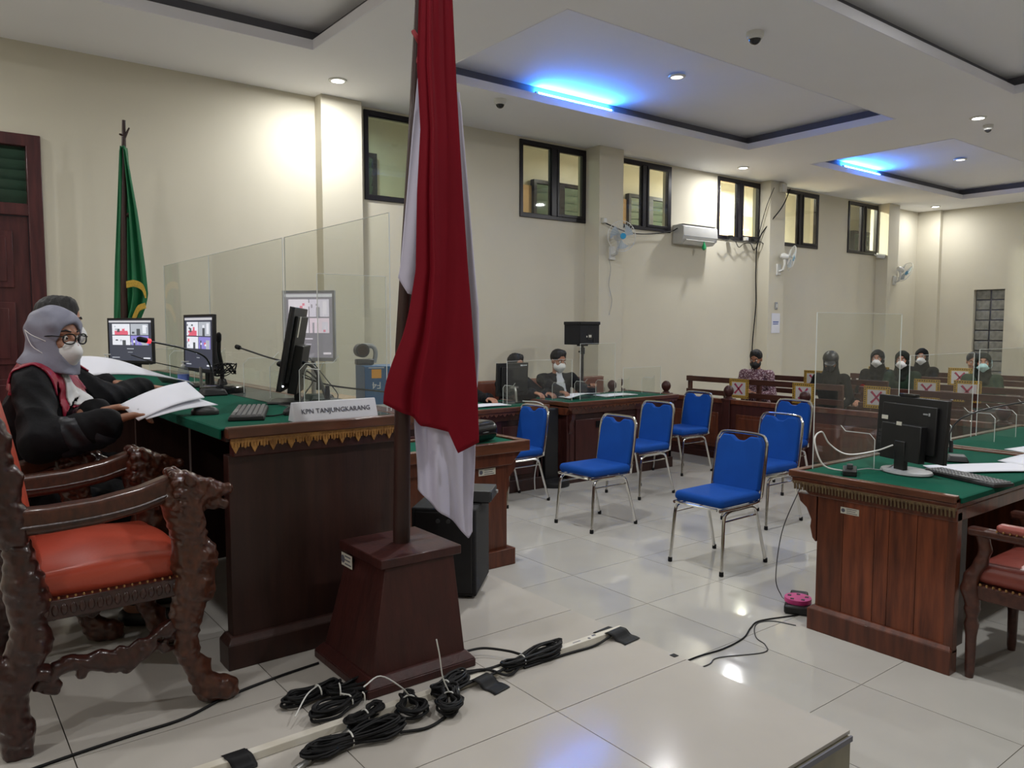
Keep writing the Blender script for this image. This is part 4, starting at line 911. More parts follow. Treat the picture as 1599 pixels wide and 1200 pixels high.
def monitor(lab, x, y, z, yaw, w_=.50, h=.33, tilt=0, screen=True, frame='black', base='box', seed=1, table=JT+.004, group='computer monitors on the judges bench', backbox=True, basem=None):
    t = thing('monitor', lab, 'monitor', (x, y, table), yaw, group); b = z-table
    TT = Matrix.Translation((0, 0, b)) @ Matrix.Rotation(-tilt, 4, 'Y')
    def q(n, mb, m, **k): o = mk(n, mb, m, t, **k); o.data.transform(TT); return o
    q('housing', MB().box(-.016, .004, -w_/2, w_/2, 0, h).frustum((-.032, -.016, -w_/2+.05, w_/2-.05, .04), (-.032, -.016, -w_/2+.05, w_/2-.05, h-.04)), M[frame], bevel=.004)
    e = .014; q('bezel', MB().box(.003, .008, -w_/2, w_/2, 0, .022).box(.003, .008, -w_/2, w_/2, h-e, h).box(.003, .008, -w_/2, -w_/2+e, 0, h).box(.003, .008, w_/2-e, w_/2, 0, h), M[frame], bevel=.002)
    if screen:
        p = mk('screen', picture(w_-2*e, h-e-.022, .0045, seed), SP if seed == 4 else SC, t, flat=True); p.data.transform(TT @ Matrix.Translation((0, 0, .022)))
    else: q('screen', MB().box(.003, .005, -w_/2+e, w_/2-e, .022, h-e), M['blackg'])
    if backbox: q('computer_box', MB().box(-.072, -.03, -w_*.28, w_*.30, -.01, h*.56), M['black'], bevel=.004)
    if base == 'disc':
        mk('neck', MB().box(-.075, -.045, -.035, .035, .01, b+.10), M['black'], t, bevel=.004)
        mk('base', MB().lathe([(.001, 0), (.125, 0), (.13, .006), (.125, .016), (.04, .022), (.001, .022)], 28, Matrix.Translation((-.02, 0, 0)) @ Matrix.Diagonal((.85, 1.15, 1, 1))), M[basem or 'alu'], t)
    elif base == 'box':
        mk('neck', MB().box(-.07, -.045, -.03, .03, .01, b+.10), M['black'], t, bevel=.004)
        mk('base', MB().box(-.12, .07, -.12, .12, 0, .012), M['black'], t, bevel=.006)
    elif base == 'pole':  # floor stand added to carry the stand-in for the reflection
        mk('pole', MB().tube([(-.05, 0, DAIS-table+.02), (-.05, 0, b+.1)], .014, 10), M['grey'], t)
        mk('base', MB().lathe([(.15, DAIS-table), (.15, DAIS-table+.015), (.02, DAIS-table+.03)], 20, Matrix.Translation((-.05, 0, 0))), M['grey'], t)
    return t, q
m1, q1 = monitor('computer monitor seen from its side and back behind the name plate', 1.435, 3.68, 1.345, math.radians(150), .46, .40, .18, base='box')
o = q1('sticker', MB().box(-.0345, -.0325, .10, .14, .26, .36), M['label'], flat=True, label='yellowish sticker'); q1('power_light', MB().sphere((-.02, .236, .03), .004, 8, 6), M['led'])
monitor('side-on monitor with lit screen in the middle of the judges bench', 1.40, 5.0, 1.365, math.radians(184), .50, .355, .02, seed=2)
monitor('monitor with lit screen in front of the green flag', 1.33, 6.55, 1.36, math.radians(207), .50, .35, 0, seed=3)
monitor('added monitor standing in for a screen reflection in the acrylic beside the pilaster', 1.87, 4.40, 1.44, math.radians(222), .33, .42, 0, frame='grey', base='pole', seed=4, backbox=False)  # added in place of a reflection, no real monitor stands here
t, qa = monitor('black all-in-one computer seen from behind on the near defence desk', 4.27, 1.98, .93, math.radians(-20), .47, .335, -.05, screen=False, base='disc', table=.854, group='x', basem='grey')
del t['group']
qa('sticker', MB().box(-.0745, -.072, .0, .035, .18, .20).box(-.034, -.0325, .14, .185, .20, .222), M['label'], flat=True, label='small white sticker')
b = MB()
for r in range(4):
    for k in range(7): b.box(-.034, -.0325, .12+k*.012, .127+k*.012, .06+r*.022, .074+r*.022)
qa('rear_ports', b, M['charcoal'], flat=True); qa('webcam', MB().box(-.02, .02, -.02, .09, .335, .352), M['blackg'], bevel=.005); 
qa('rear_logo', MB().box(-.0345, -.0325, -.13, -.10, .25, .258).box(-.0345, -.0325, -.145, -.135, .246, .262), M['grey'], flat=True)
t, qb = monitor('black monitor with a silver stand seen from behind on the prosecution desk', 4.95, 6.42, .92, math.radians(88), .40, .345, .05, screen=False, base='none', table=.85, group='x', backbox=False)
del t['group']
mk('neck', MB().tube(bez([(-.03, 0, .16), (-.07, 0, .14), (-.085, 0, .05), (-.09, 0, .01)], 4), .014, 8).box(-.06, -.028, -.05, .05, .15, .17), M['alu'], t); mk('base', MB().box(-.14, .06, -.11, .11, 0, .012), M['blackg'], t, bevel=.005)
qb('logo_print', MB().box(-.034, -.0325, -.17, -.12, .315, .325).box(-.034, -.0325, -.115, -.085, .312, .327), M['carton'], flat=True)
def keyboard(lab, loc, rz, km, bm, group):
    t = thing('keyboard', lab, 'keyboard', loc, rz, group)
    mk('body', MB().frustum((-.07, .07, -.22, .22, 0), (-.066, .066, -.218, .218, .018)), M[bm], t, bevel=.004)
    b = MB()
    for r in range(6):
        for k in range(20):
            if r == 0 and 4 <= k <= 9:
                if k == 4: b.box(-.058, -.042, -.212+4*.0212, -.212+10*.0212-.003, .018, .025)
                continue
            b.frustum((-.06+r*.02, -.043+r*.02, -.212+k*.0212, -.195+k*.0212, .017), (-.058+r*.02, -.045+r*.02, -.21+k*.0212, -.197+k*.0212, .025))
    mk('keys', b, M[km], t, flat=True, label='grey keys'); return t
keyboard('keyboard with grey keys beside the name plate on the judges bench', (1.11, 3.25, JT+.005), -.39, 'keys', 'black', 'keyboards')
keyboard('black keyboard on the near defence desk below the white papers', (4.32, 1.71, .853), -.35+PI/2*0, 'keys', 'black', 'keyboards')
def mouse(lab, loc, rz, m):
    t = thing('computer_mouse', lab, 'mouse', loc, rz)
    s = S().ell((0, 0, .012), (.058, .032, .026), .01).pl((0, 0, 0), (0, 0, -1)); mks('shell', s.mesh((-.07, -.045, -.005), (.07, .045, .05), .004), M[m], t)
    mk('side_band', MB().lathe([(.056, 0), (.058, .006), (.054, .012)], 20, Matrix.Diagonal((1, .56, 1, 1))), M['black'], t)
    mk('scroll_wheel', MB().tube([(.028, -.004, .030), (.028, .004, .030)], .008, 10), M['satin'], t)
mouse('grey computer mouse left of the keyboard on the judges bench', (.965, 3.38, JT+.004), 2.6, 'charcoal')
mouse('dark computer mouse behind the keyboard on the judges bench', (1.27, 3.16, JT+.004), .4, 'black')
# name plate
npl = thing('name_plate', 'white prism name plate with a printed court title on the judges bench corner', 'name plate', (1.335, 2.905, JT+.006))
mk('plate', MB().prism([(-.035, 0), (.035, 0), (.006, .075), (-.006, .075)], -.18, .18, 'x'), M['plate'], npl, bevel=.002)
tl = Matrix.Translation((0, -.0228, .038)) @ Matrix.Rotation(math.radians(69), 4, 'X')
text('lettering', 'KPN TANJUNGKARANG', .0275, M['ink'], npl, tl)
# microphones
def mic(lab, base, pts, head, thick=.005, ring=True, btype='box', up=.006, yaw=0):
    t = thing('gooseneck_microphone', lab, 'microphone', base, 0, 'gooseneck microphones'); B = Vector(base)
    P = [Vector(p)-B for p in pts]
    if btype == 'box': mk('base', MB().frustum((-.07, .07, -.06, .06, 0), (-.055, .055, -.045, .045, .035)), M['black'], t, bevel=.008).rotation_euler = (0, 0, yaw)
    else: mk('base', MB().lathe([(.12, 0), (.125, .01), (.12, .035), (.10, .045), (.03, .05), (.02, .08)], 28), M['blackg'], t)
    mk('socket', MB().tube([P[0], P[0]+Vector((0, 0, .07))], [.013, .010], 10), M['black'], t)
    mk('gooseneck', MB().tube(bez(P, 7), thick, 7), M['black'], t)
    d = (P[-1]-P[-2]).normalized(); e = P[-1]
    if ring: mk('ring', MB().tube([e-d*.012, e+d*.006], .0125, 12), M['redled'], t, label='glowing red ring')
    mk('capsule', MB().tube([e, e+d*.012, e+d*.045, e+d*.055], [.010, .014, .014, .008], 12), M['rubber'], t)
    return t
mic('gooseneck microphone with red ring pointing at the person in the grey hijab', (1.27, 4.30, JT+.004), [(1.27, 4.30, 1.33), (1.265, 4.30, 1.42), (1.22, 4.27, 1.49), (1.10, 4.22, 1.535), (.925, 4.17, 1.575)], None)
mic('round-based microphone stand with a tangle of leads on the judges bench', (1.36, 4.42, JT+.004), [(1.36, 4.42, 1.33), (1.36, 4.42, 1.42), (1.34, 4.40, 1.50), (1.335, 4.38, 1.56)], None, btype='disc', ring=False, thick=.012)
mic('gooseneck microphone rising left from behind the side-on monitor', (1.60, 3.66, JT+.004), [(1.60, 3.66, 1.33), (1.60, 3.70, 1.39), (1.60, 3.95, 1.44), (1.56, 4.30, 1.48), (1.53, 4.62, 1.52)], None, ring=False)
mic('thick black gooseneck bending over behind the name plate', (1.53, 3.40, JT+.004), [(1.53, 3.40, 1.30), (1.52, 3.45, 1.38), (1.51, 3.50, 1.45), (1.47, 3.55, 1.475), (1.42, 3.60, 1.47)], None, ring=False, thick=.009)
mic('gooseneck microphone with red ring on the near defence desk', (4.86, 1.98, .854), [(4.80, 1.99, .91), (4.80, 2.0, 1.02), (4.88, 1.98, 1.10), (5.05, 1.92, 1.15), (5.30, 1.82, 1.185), (5.56, 1.72, 1.21)], None, yaw=.5)
def cord(lab, pts, r=.0035, m='rubber', name='cable', cat='cable', n=6, sm=8, parent=None):
    o = mk(name, MB().tube(bez(pts, sm), r, n), M[m], parent)
    if not parent: tag(o, lab, cat)
    return o
rnd = random.Random(3)
def tangle(c, r, n, hgt=.03, flat=.5, rz=0):
    pts = []
    for k in range(n*7):
        a = 2*PI*k/7+rz; q_ = r*(.55+.45*rnd.random()); x = q_*math.cos(a); y = q_*flat*math.sin(a)
        pts.append((c[0]+x*math.cos(rz)-y*math.sin(rz), c[1]+x*math.sin(rz)+y*math.cos(rz), c[2]+hgt*rnd.random()))
    return pts
cord('tangle of thin black leads around the round microphone base', tangle((1.37, 4.40, 1.37), .07, 6, .07, .45), .003)
cord('black lead looping from the side-on monitor across the judges bench to the name plate', [(1.49, 3.6, 1.42), (1.50, 3.5, 1.39), (1.40, 3.35, 1.345), (1.30, 3.2, 1.30), (1.18, 3.12, 1.28), (1.10, 3.2, 1.277)], .003)
cord('black power lead running from the side-on monitor to the blue carton', [(1.50, 3.62, 1.40), (1.58, 3.5, 1.365), (1.66, 3.4, 1.35), (1.80, 3.3, 1.33), (1.95, 3.25, 1.29), (2.0, 3.3, 1.28)], .0045)
cord('thin black lead hanging from the stand-in monitor towards the rim', [(1.86, 4.38, 1.46), (1.80, 4.0, 1.35), (1.72, 3.7, 1.30), (1.62, 3.5, 1.28), (1.55, 3.3, 1.277)], .003)
cord('black lead sagging from the lit monitor to the middle monitor on the bench', [(1.30, 6.4, 1.43), (1.32, 5.9, 1.40), (1.36, 5.4, 1.38), (1.42, 5.1, 1.36)], .004)
cord('white cable looping over the left end of the near defence desk', [(4.22, 2.05, 1.0), (4.12, 2.1, .97), (4.02, 2.2, .95), (3.98, 2.28, 1.0), (3.93, 2.3, 1.07), (3.86, 2.3, 1.03), (3.87, 2.25, .90), (3.98, 2.18, .862)], .0045, 'whitep')
cord('grey cable trailing from the near defence desk top to the computer', [(3.98, 2.17, .862), (4.08, 2.12, .875), (4.18, 2.08, .865), (4.30, 2.05, .90)], .0035, 'grey')
ps = thing('power_strip', 'small black adapter box at the left end of the near defence desk', 'adapter', (3.98, 2.16, .853), .5)
mk('box', MB().box(-.09, .09, -.035, .035, 0, .03), M['black'], ps, bevel=.005); mk('plug', MB().box(-.03, .01, -.015, .015, .03, .055), M['charcoal'], ps, bevel=.004)
# bottles
def sanitizer(lab, x, y, z, h, m, cap):
    t = thing('pump_bottle', lab, 'bottle', (x, y, z), 0, None)
    mk('bottle', MB().lathe([(.030, 0), (.033, .01), (.033, h*.62), (.026, h*.74), (.012, h*.78)], 18), M[m], t)
    mk('pump', MB().lathe([(.014, h*.78), (.014, h*.86), (.006, h*.87), (.006, h*.97)], 12).box(-.012, .035, -.008, .008, h*.95, h), M[cap], t, bevel=.002)
    mk('bottle_label', MB().lathe([(.0335, h*.2), (.0335, h*.5)], 18), M['inkb' if m == 'clearp' else 'label'], t)
sanitizer('clear pump bottle with white cap beside the stretched hand on the judges bench', 1.30, 4.98, JT+.004, .16, 'clearp', 'whitep')
sanitizer('small pump bottle with white cap behind the grey hijab near the wall', 1.16, 6.6, JT+.004, .16, 'clearp', 'whitep')
tag(mk('metal_tube', MB().tube([(1.37, 4.86, JT+.004), (1.37, 4.86, 1.40)], .009, 10), M['alu']), 'shiny metal tube standing right of the clear pump bottle', 'tube')
# papers
def sheet(lab, fn_, nu=16, nv=12, th=.004, cat='paper', name='paper_sheets', group=None):
    o = mk(name, MB().grid(fn_, nu, nv), M['paper'], None, solid=th, angle=180); return tag(o, lab, cat, group)
def quad(a, b, c, d, bend=0, lift=(0, 0, 1), pw=2):
    a, b, c, d = map(Vector, (a, b, c, d)); l = Vector(lift)
    def f(u, v):
        p = a.lerp(b, u).lerp(d.lerp(c, u), v); return tuple(p+l*bend*math.sin(PI*u))
    return f
sheet('white papers held up in both hands by the person in the grey hijab', quad((.65, 3.44, 1.33), (.94, 3.56, 1.405), (.97, 3.40, 1.345), (.69, 3.31, 1.275), .018, (0, -.3, .8)), 20, 12, .004)
sheet('open lower page of the held papers fanning over the desk edge', quad((.70, 3.38, 1.315), (.94, 3.44, 1.345), (1.02, 3.38, 1.312), (.72, 3.31, 1.278), .010), 14, 8, .002)
def curl(u, v):
    x = .72+.62*u; y = 5.15+.35*v; z = 1.30+.16*(1-(u-.35)**2*2.2)*(.4+.6*v) if u < .97 else 1.30+.16*(1-(u-.35)**2*2.2)*(.4+.6*v)-.02
    return (x-.1*v, y-.25*u, max(z, 1.29))
sheet('large white sheaf of papers curving up behind the judge in the grey hijab', curl, 24, 10, .006)
sheet('white papers spread on the near defence desk beside the keyboard', quad((4.52, 2.02, .858), (5.20, 1.62, .858), (4.90, 1.50, .860), (4.36, 1.86, .858), .004), 12, 6, .004)
sheet('white papers at the far right of the near defence desk', quad((5.02, 1.82, .860), (5.6, 1.66, .90), (5.3, 1.52, .90), (4.95, 1.66, .862), .01), 10, 6, .004)
sheet('white sheet on the second defence desk at the right edge', quad((5.56, 1.98, .856), (6.1, 1.86, .856), (5.9, 1.68, .856), (5.5, 1.8, .856), .004), 8, 5, .003)
sheet('open white papers in front of the seated prosecutor with the white mask', quad((5.62, 6.25, .865), (6.05, 6.22, .90), (6.10, 6.45, .875), (5.66, 6.5, .865), .02), 12, 6, .006)
sheet('flat white papers at the right of the prosecution desk', quad((6.12, 6.2, .858), (6.62, 6.18, .858), (6.64, 6.42, .858), (6.16, 6.45, .858), .004), 8, 5, .006)
sheet('white papers on the prosecution desk left of the black monitor', quad((4.25, 6.15, .857), (4.72, 6.12, .857), (4.74, 6.34, .857), (4.3, 6.38, .857), .006), 8, 5, .006)
# blue carton standing on the outer rim
bc = thing('carton', 'blue paper carton with orange square standing upside down beside the flag', 'box', (1.94, 3.62, JT-.05), -.25)
sh = thing('side_shelf', 'narrow wooden shelf on brackets along the outer side of the judges bench', 'shelf', (1.86, 4.0, -.03))
mk('board', MB().box(-.155, .28, -.56, 1.0, JT-.055, JT-.022), M['rim2'], sh, bevel=.004, label='pale worn shelf board')
mk('shelf_panel', MB().box(.10, .14, -.54, .95, DAIS+.03, JT-.055), M['dark'], sh)
mk('body', MB().box(-.12, .30, -.11, .11, 0, .225), M['boxb'], bc, bevel=.003)
mk('orange_square', MB().box(-.085, -.035, -.1115, -.11, .165, .21), M['boxo'], bc, flat=True)
text('size_print', 'F4', .05, M['carton'], bc, Matrix.Translation((-.06, -.1105, .13)) @ Matrix.Rotation(PI/2, 4, 'X') @ Matrix.Rotation(PI, 4, 'Z'))
text('brand_print', 'PaperONE', .06, M['carton'], bc, Matrix.Translation((.13, -.1105, .15)) @ Matrix.Rotation(PI/2, 4, 'X') @ Matrix.Rotation(PI, 4, 'Z'))
mk('small_print', MB().box(-.10, -.02, -.1115, -.11, .216, .220).box(.03, .12, -.1115, -.11, .216, .220).box(-.1, .28, -.1112, -.11, .012, .03), M['carton'], bc, flat=True)
wc = thing('conference_camera', 'round dark conference camera on a grey arm standing on the blue carton', 'camera', (1.86, 3.66, JT+.178), -.25)
mk('base', MB().box(-.05, .04, -.03, .03, 0, .03), M['charcoal'], wc, bevel=.006); mk('arm', MB().tube(bez([(.045, 0, .01), (.055, 0, .06), (.04, 0, .095), (-.01, 0, .10)], 4), .012, 8), M['grey'], wc)
mk('camera_head', MB().tube([(-.02, -.035, .075), (-.02, .03, .075)], .036, 20), M['charcoal'], wc); mk('lens', MB().tube([(-.02, -.042, .075), (-.02, -.035, .075)], .026, 20), M['carved'], wc)

# ------------------------------------------------------------------ things on the walls
def fan(lab, x, y, z, yaw, tilt, r=.20):
    t = thing('wall_fan', lab, 'fan', (x, y, z), 0, 'white wall fans')
    mk('wall_plate', MB().box(-.05, .05, -.03, 0, -.30, -.12).tube([(0, -.03, -.24), (0, -.10, -.22), (0, -.13, -.12), (0, -.12, -.04)], .022, 8), M['whitep'], t, bevel=.004)
    T = Matrix.Translation((0, -.12, 0)) @ Matrix.Rotation(yaw, 4, 'Z') @ Matrix.Rotation(tilt, 4, 'X')
    def q(n, mb, m, p=t, **k): o = mk(n, mb, m, p, **k); o.data.transform(T); return o
    q('motor', MB().tube([(0, .06, 0), (0, .02, 0), (0, -.06, 0)], [.035, .055, .045], 14), M['whitep'])
    g = MB()
    for yy in (-.16, -.075):
        for k in range(28):
            a = 2*PI*k/28; s_ = 1 if yy < -.1 else -1
            g.tube([(.04*math.cos(a), yy, .04*math.sin(a)), (r*.7*math.cos(a), yy+s_*.005, r*.7*math.sin(a)), (r*math.cos(a), -.1175, r*math.sin(a))], .0016, 4)
    g.tube([(r*math.cos(2*PI*k/40), -.1175, r*math.sin(2*PI*k/40)) for k in range(40)], .005, 6, closed=True)
    q('grill', g, M['whitep'])
    bl = q('blades', MB(), M['teal'])
    bl.data.clear_geometry(); bm_ = MB()
    for k in range(3):
        a0 = 2*PI*k/3
        bm_.grid(lambda u, v, a0=a0: ((.03+.135*u)*math.cos(a0+.15+v*(.5+.65*u)), -.115+.025*(v-.5), (.03+.135*u)*math.sin(a0+.15+v*(.5+.65*u))), 6, 6)
    bl.data.from_pydata(bm_.v, [], bm_.f); bl.data.transform(T); bl.data.update(); d = bl.modifiers.new('s', 'SOLIDIFY'); d.thickness = .002
    q('hub', MB().tube([(0, -.172, 0), (0, -.150, 0)], [.038, .042], 18), M['fanb'])
    return t
fan('wall fan facing the room on the second pilaster, under the high windows', 7.50, 7.52, 2.84, -.35, .05)
fan('wall fan turned sideways below the fifth high window on the third pilaster', 11.45, 7.58, 2.80, -1.25+2.1, .2)
fan('wall fan turned sideways near the back wall, farthest of the wall fans', 15.35, 7.56, 2.76, -1.1+2.2, .45)
ac = thing('air_conditioner', 'white split air conditioner on the wall between two high windows', 'air conditioner', (9.46, WY, 2.88))
mk('body', MB().prism([(0, .0), (-.12, .0), (-.20, .06), (-.215, .12), (-.205, .25), (-.16, .28), (0, .28)], -.40, .40, 'x'), M['acw'], ac, bevel=.01)
mk('air_flap', MB().prism([(-.125, -.004), (-.205, .052), (-.20, .058), (-.12, .002)], -.33, .33, 'x'), M['whitep'], ac, label='open air flap')
mk('front_seam', MB().box(-.39, .39, -.217, -.210, .105, .110).box(-.39, .39, -.19, -.10, .281, .284), M['grey'], ac, flat=True)
gb_ = thing('green_bottle', 'small green plastic bottle hanging under the air conditioner', 'bottle', (9.56, WY-.19, 2.80))
mk('bottle', MB().lathe([(.012, 0), (.03, .02), (.03, .06), (.012, .10), (.010, .13)], 12), M['greenp'], gb_); mk('string', MB().tube([(0, 0, .12), (0, 0, .20)], .003, 5), M['greenp'], gb_)
cord('black cable drooping along the wall from the second window to the air conditioner', [(7.3, 7.5, 3.04), (7.45, 7.48, 2.99), (7.8, 7.5, 2.93), (8.4, 7.72, 2.97), (8.9, 7.72, 3.04), (9.05, 7.7, 3.10)], .008)
cord('black cable running down the wall beside the third pilaster', [(11.62, 7.50, 3.92), (11.4, 7.5, 3.6), (11.12, 7.72, 3.1), (11.1, 7.76, 2.6), (11.12, 7.76, 2.0), (11.05, 7.76, 1.3), (11.06, 7.76, .6)], .010)
cord('thin cable hanging beside the third pilaster from the junction box', [(11.2, 7.52, 3.9), (11.12, 7.6, 3.6), (11.12, 7.72, 3.2), (11.1, 7.74, 3.0)], .006)
cord('tangle of cables along the sill of the fourth window', [(10.1+k*.11, 7.70-.02*(k % 2), 3.02+.04*rnd.random()-.02) for k in range(11)], .008, 'charcoal')
cord('loop of thin cable hanging under the fourth window', [(10.5, 7.74, 3.02), (10.6, 7.74, 2.92), (10.72, 7.74, 2.98), (10.9, 7.74, 3.0), (11.0, 7.74, 2.9), (11.1, 7.74, 2.98)], .006)
cord('grey leads trailing down from the first wall fan', [(7.42, 7.49, 2.56), (7.46, 7.49, 2.42), (7.44, 7.50, 2.2), (7.5, 7.5, 2.0), (7.45, 7.5, 1.8)], .004, 'grey')
for (x, y, z, s_, lab) in ((7.33, 7.50, 3.05, .035, 'small white junction box at the right corner of the second window'), (11.5, 7.55, 3.93, .07, 'cable junction box under the ceiling on the third pilaster'), (10.75, 7.72, 3.06, .03, 'small white socket on the sill of the fourth window')):
    t = thing('junction_box', lab, 'box', (x, y, z)); mk('box', MB().box(-s_, s_, -.03, .03, -s_, s_), M['label'], t, bevel=.005); mk('cover', MB().box(-s_*.8, s_*.8, -.036, -.03, -s_*.8, s_*.8), M['whitep'], t, bevel=.002)
for (x, y, z) in ((10.35, 7.72, 3.06), (10.95, 7.70, 3.05)):
    tag(mk('plug_adapter', MB().box(x-.04, x+.04, y-.03, y+.03, z-.02, z+.03), M['black'], bevel=.005), 'black plug adapter on the fourth window sill, %s' % ('nearer the air conditioner' if x < 10.5 else 'at the pilaster side'), 'adapter')
nt_ = thing('wall_notice', 'white notice sheet taped to the third pilaster', 'notice', (11.42, 7.575, 1.70))
mk('sheet', MB().box(-.12, .12, -.002, 0, -.165, .165), M['paper'], nt_, flat=True); mk('print', MB().box(-.08, .08, -.003, -.002, .01, .03).box(-.08, .07, -.003, -.002, -.02, -.005), M['inkb'], nt_, flat=True)
sw = thing('light_switch', 'grey wall switch above the notice on the third pilaster', 'switch', (11.42, 7.575, 1.99)); mk('plate', MB().box(-.035, .035, -.012, 0, -.06, .06), M['grey'], sw, bevel=.003); mk('rocker', MB().box(-.018, .018, -.018, -.012, -.03, .03), M['whitep'], sw, bevel=.002)
bcm = thing('bullet_camera', 'small white camera at the lower corner of the last high window', 'camera', (14.98, 7.68, 3.03), .9)
mk('camera_body', MB().tube([(0, .05, 0), (0, -.10, -.02)], .045, 14), M['whitep'], bcm); mk('lens', MB().tube([(0, -.115, -.021), (0, -.1, -.02)], .03, 14), M['cctv'], bcm); mk('bracket', MB().tube([(0, .05, 0), (0, .10, .02)], .015, 8), M['whitep'], bcm)
# loudspeaker on its stand
st = thing('speaker_stand', 'black loudspeaker stand behind the seated prosecutor', 'stand', (6.64, 7.15, 0))
mk('pole', MB().tube([(0, 0, .1), (0, 0, 1.44)], .018, 10), M['black'], st); mk('collar', MB().tube([(0, 0, 1.30), (0, 0, 1.38)], .032, 10).tube([(0, 0, 1.33), (-.06, 0, 1.33)], .010, 8), M['black'], st)
for k in range(3):
    a = 2*PI*k/3+.4; mk('leg', MB().tube([(0, 0, .55), (.38*math.cos(a), .38*math.sin(a), .015)], .012, 6), M['black'], st)
sp = thing('loudspeaker', 'black loudspeaker cabinet mounted on the stand by the wall', 'loudspeaker', (6.64, 7.15, 1.42), .12)
mk('cabinet', MB().prism([(-.20, -.13), (.17, -.13), (.20, -.10), (.20, .13), (-.20, .13)], 0, .265, 'z').prism([(-.205, -.14), (.18, -.14), (.205, -.1), (.205, .135), (-.205, .135)], .245, .285, 'z'), M['spk'], sp, bevel=.006)
mk('rear_plate', MB().box(-.06, .03, -.134, -.13, .06, .14).box(.05, .06, -.136, -.13, .03, .08), M['black'], sp, flat=True); mk('sticker', MB().box(-.04, .01, -.137, -.134, .09, .12).box(-.08, -.065, -.135, -.13, .09, .11), M['label'], sp, flat=True)
mk('pole_mount', MB().box(-.05, .05, -.05, .05, -.02, 0), M['black'], sp, bevel=.003)

# ------------------------------------------------------------------ low black loudspeaker, its device, the case
bs = thing('floor_loudspeaker', 'black box loudspeaker on the dais floor behind the flag stand', 'loudspeaker', (2.034, 2.906, DAIS), .775)
mk('cabinet', MB().box(0, .36, 0, .31, .012, .428), M['spk'], bs, bevel=.008)
mk('grille', MB().box(-.008, -.001, .02, .29, .03, .41), M['black'], bs, bevel=.003)
for k in range(4): mk('foot', MB().lathe([(.015, 0), (.015, .012)], 10, Matrix.Translation((.04+.28*(k % 2), .04+.23*(k//2), 0))), M['rubber'], bs)
for k in range(3): mk('control_knob', MB().tube([(-.016, .08+.05*k, .37), (-.008, .08+.05*k, .37)], .010, 10), M['charcoal'], bs)
dv = thing('wireless_receiver', 'small grey electronic box lying on the black box loudspeaker', 'receiver', (2.20, 3.10, DAIS+.428), .775)
mk('case', MB().box(-.13, .05, -.07, .08, .006, .06), M['charcoal'], dv, bevel=.003); mk('front_plate', MB().box(-.12, .04, -.073, -.07, .012, .054), M['black'], dv); mk('knob', MB().tube([(.02, -.082, .03), (.02, -.073, .03)], .009, 10), M['grey'], dv)
for k in (-.11, .03): mk('foot', MB().box(k-.01, k+.01, -.06, .07, 0, .006), M['rubber'], dv)
cs = thing('equipment_case', 'rounded black carrying case on the clerk table beside the flag', 'case', (3.03, 4.36, .85), .3)
s = S().box((0, 0, .075), (.17, .11, .07), .06); mks('shell', s.mesh((-.2, -.14, -.005), (.2, .14, .16), .009), M['blackg'], cs)
mk('zip_seam', MB().tube([(.165*math.cos(a)*(1 if abs(math.cos(a)) < .9 else 1), .108*math.sin(a), .075) for a in [2*PI*k/32 for k in range(32)]], .005, 6, closed=True), M['charcoal'], cs)
mk('handle', MB().tube(bez([(.16, -.04, .08), (.195, -.03, .085), (.195, .03, .085), (.16, .04, .08)], 4), .007, 6), M['rubber'], cs)
# black round base in the gap between the prosecution desks
fb_ = thing('floor_stand', 'black floor stand with round base in the gap between the prosecution desks', 'stand', (5.19, 6.02, 0))
mk('round_base', MB().lathe([(.17, 0), (.175, .02), (.165, .05), (.12, .065), (.03, .07)], 28), M['black'], fb_); mk('column', MB().box(-.09, .09, .02, .12, .06, .80), M['black'], fb_, bevel=.01)
# extension reel and cords
rl = thing('extension_reel', 'black extension reel with a bright pink drum beside the near defence desk', 'cable reel', (4.02, 2.47, 0), .5)
mk('housing', MB().box(-.11, .09, -.07, .07, 0, .05).prism([(.03, 0), (.16, 0), (.14, .07), (.03, .05)], -.05, .05, 'y'), M['black'], rl, bevel=.012)
mk('drum', MB().tube([(-.01, 0, .05), (-.01, 0, .075)], .075, 22), M['pink'], rl, label='bright pink drum'); 
for k in range(5): a = 2*PI*k/5; mk('drum_slot', MB().box(-.01+.05*math.cos(a)-.01, -.01+.05*math.cos(a)+.01, .05*math.sin(a)-.01, .05*math.sin(a)+.01, .07, .077), M['black'], rl)
cord('black cord from the pink reel curving towards the dais edge', [(2.5, 2.35, .004), (2.96, 2.40, .004), (3.2, 2.38, .004), (3.4, 2.40, .004), (3.55, 2.46, .004), (3.68, 2.49, .004), (3.9, 2.42, .004), (3.98, 2.40, .01)], .0045)
cord('thin grey cord curling beside the black one to the dais edge', [(2.7, 2.35, .003), (2.98, 2.31, .003), (3.1, 2.33, .003), (3.33, 2.23, .003), (3.42, 2.28, .003), (3.46, 2.36, .003), (3.57, 2.45, .003), (3.66, 2.48, .003), (3.74, 2.44, .003), (3.78, 2.33, .003)], .003, 'charcoal')
cord('thin grey cord rising from the pink reel to the near defence desk top', [(3.98, 2.53, .05), (4.05, 2.60, .04), (4.02, 2.62, .15), (3.98, 2.56, .45), (3.97, 2.45, .72), (3.95, 2.40, .84), (3.95, 2.36, .86)], .003, 'charcoal')
cord('white cable hanging from the prosecution desk behind a blue chair', [(4.93, 6.2, .88), (4.95, 5.95, .88), (4.97, 5.90, .80), (4.95, 5.90, .55), (4.85, 5.9, .2), (4.83, 5.88, .02)], .006, 'whitep')
cord('long black cable crossing the dais from the carved armchair to the flag stand', [(.05, 2.50, DAIS+.005), (.23, 2.54, DAIS+.005), (.48, 2.565, DAIS+.005), (.64, 2.575, DAIS+.005), (.8, 2.64, DAIS+.005), (.99, 2.68, DAIS+.005), (1.16, 2.70, DAIS+.005)], .005)
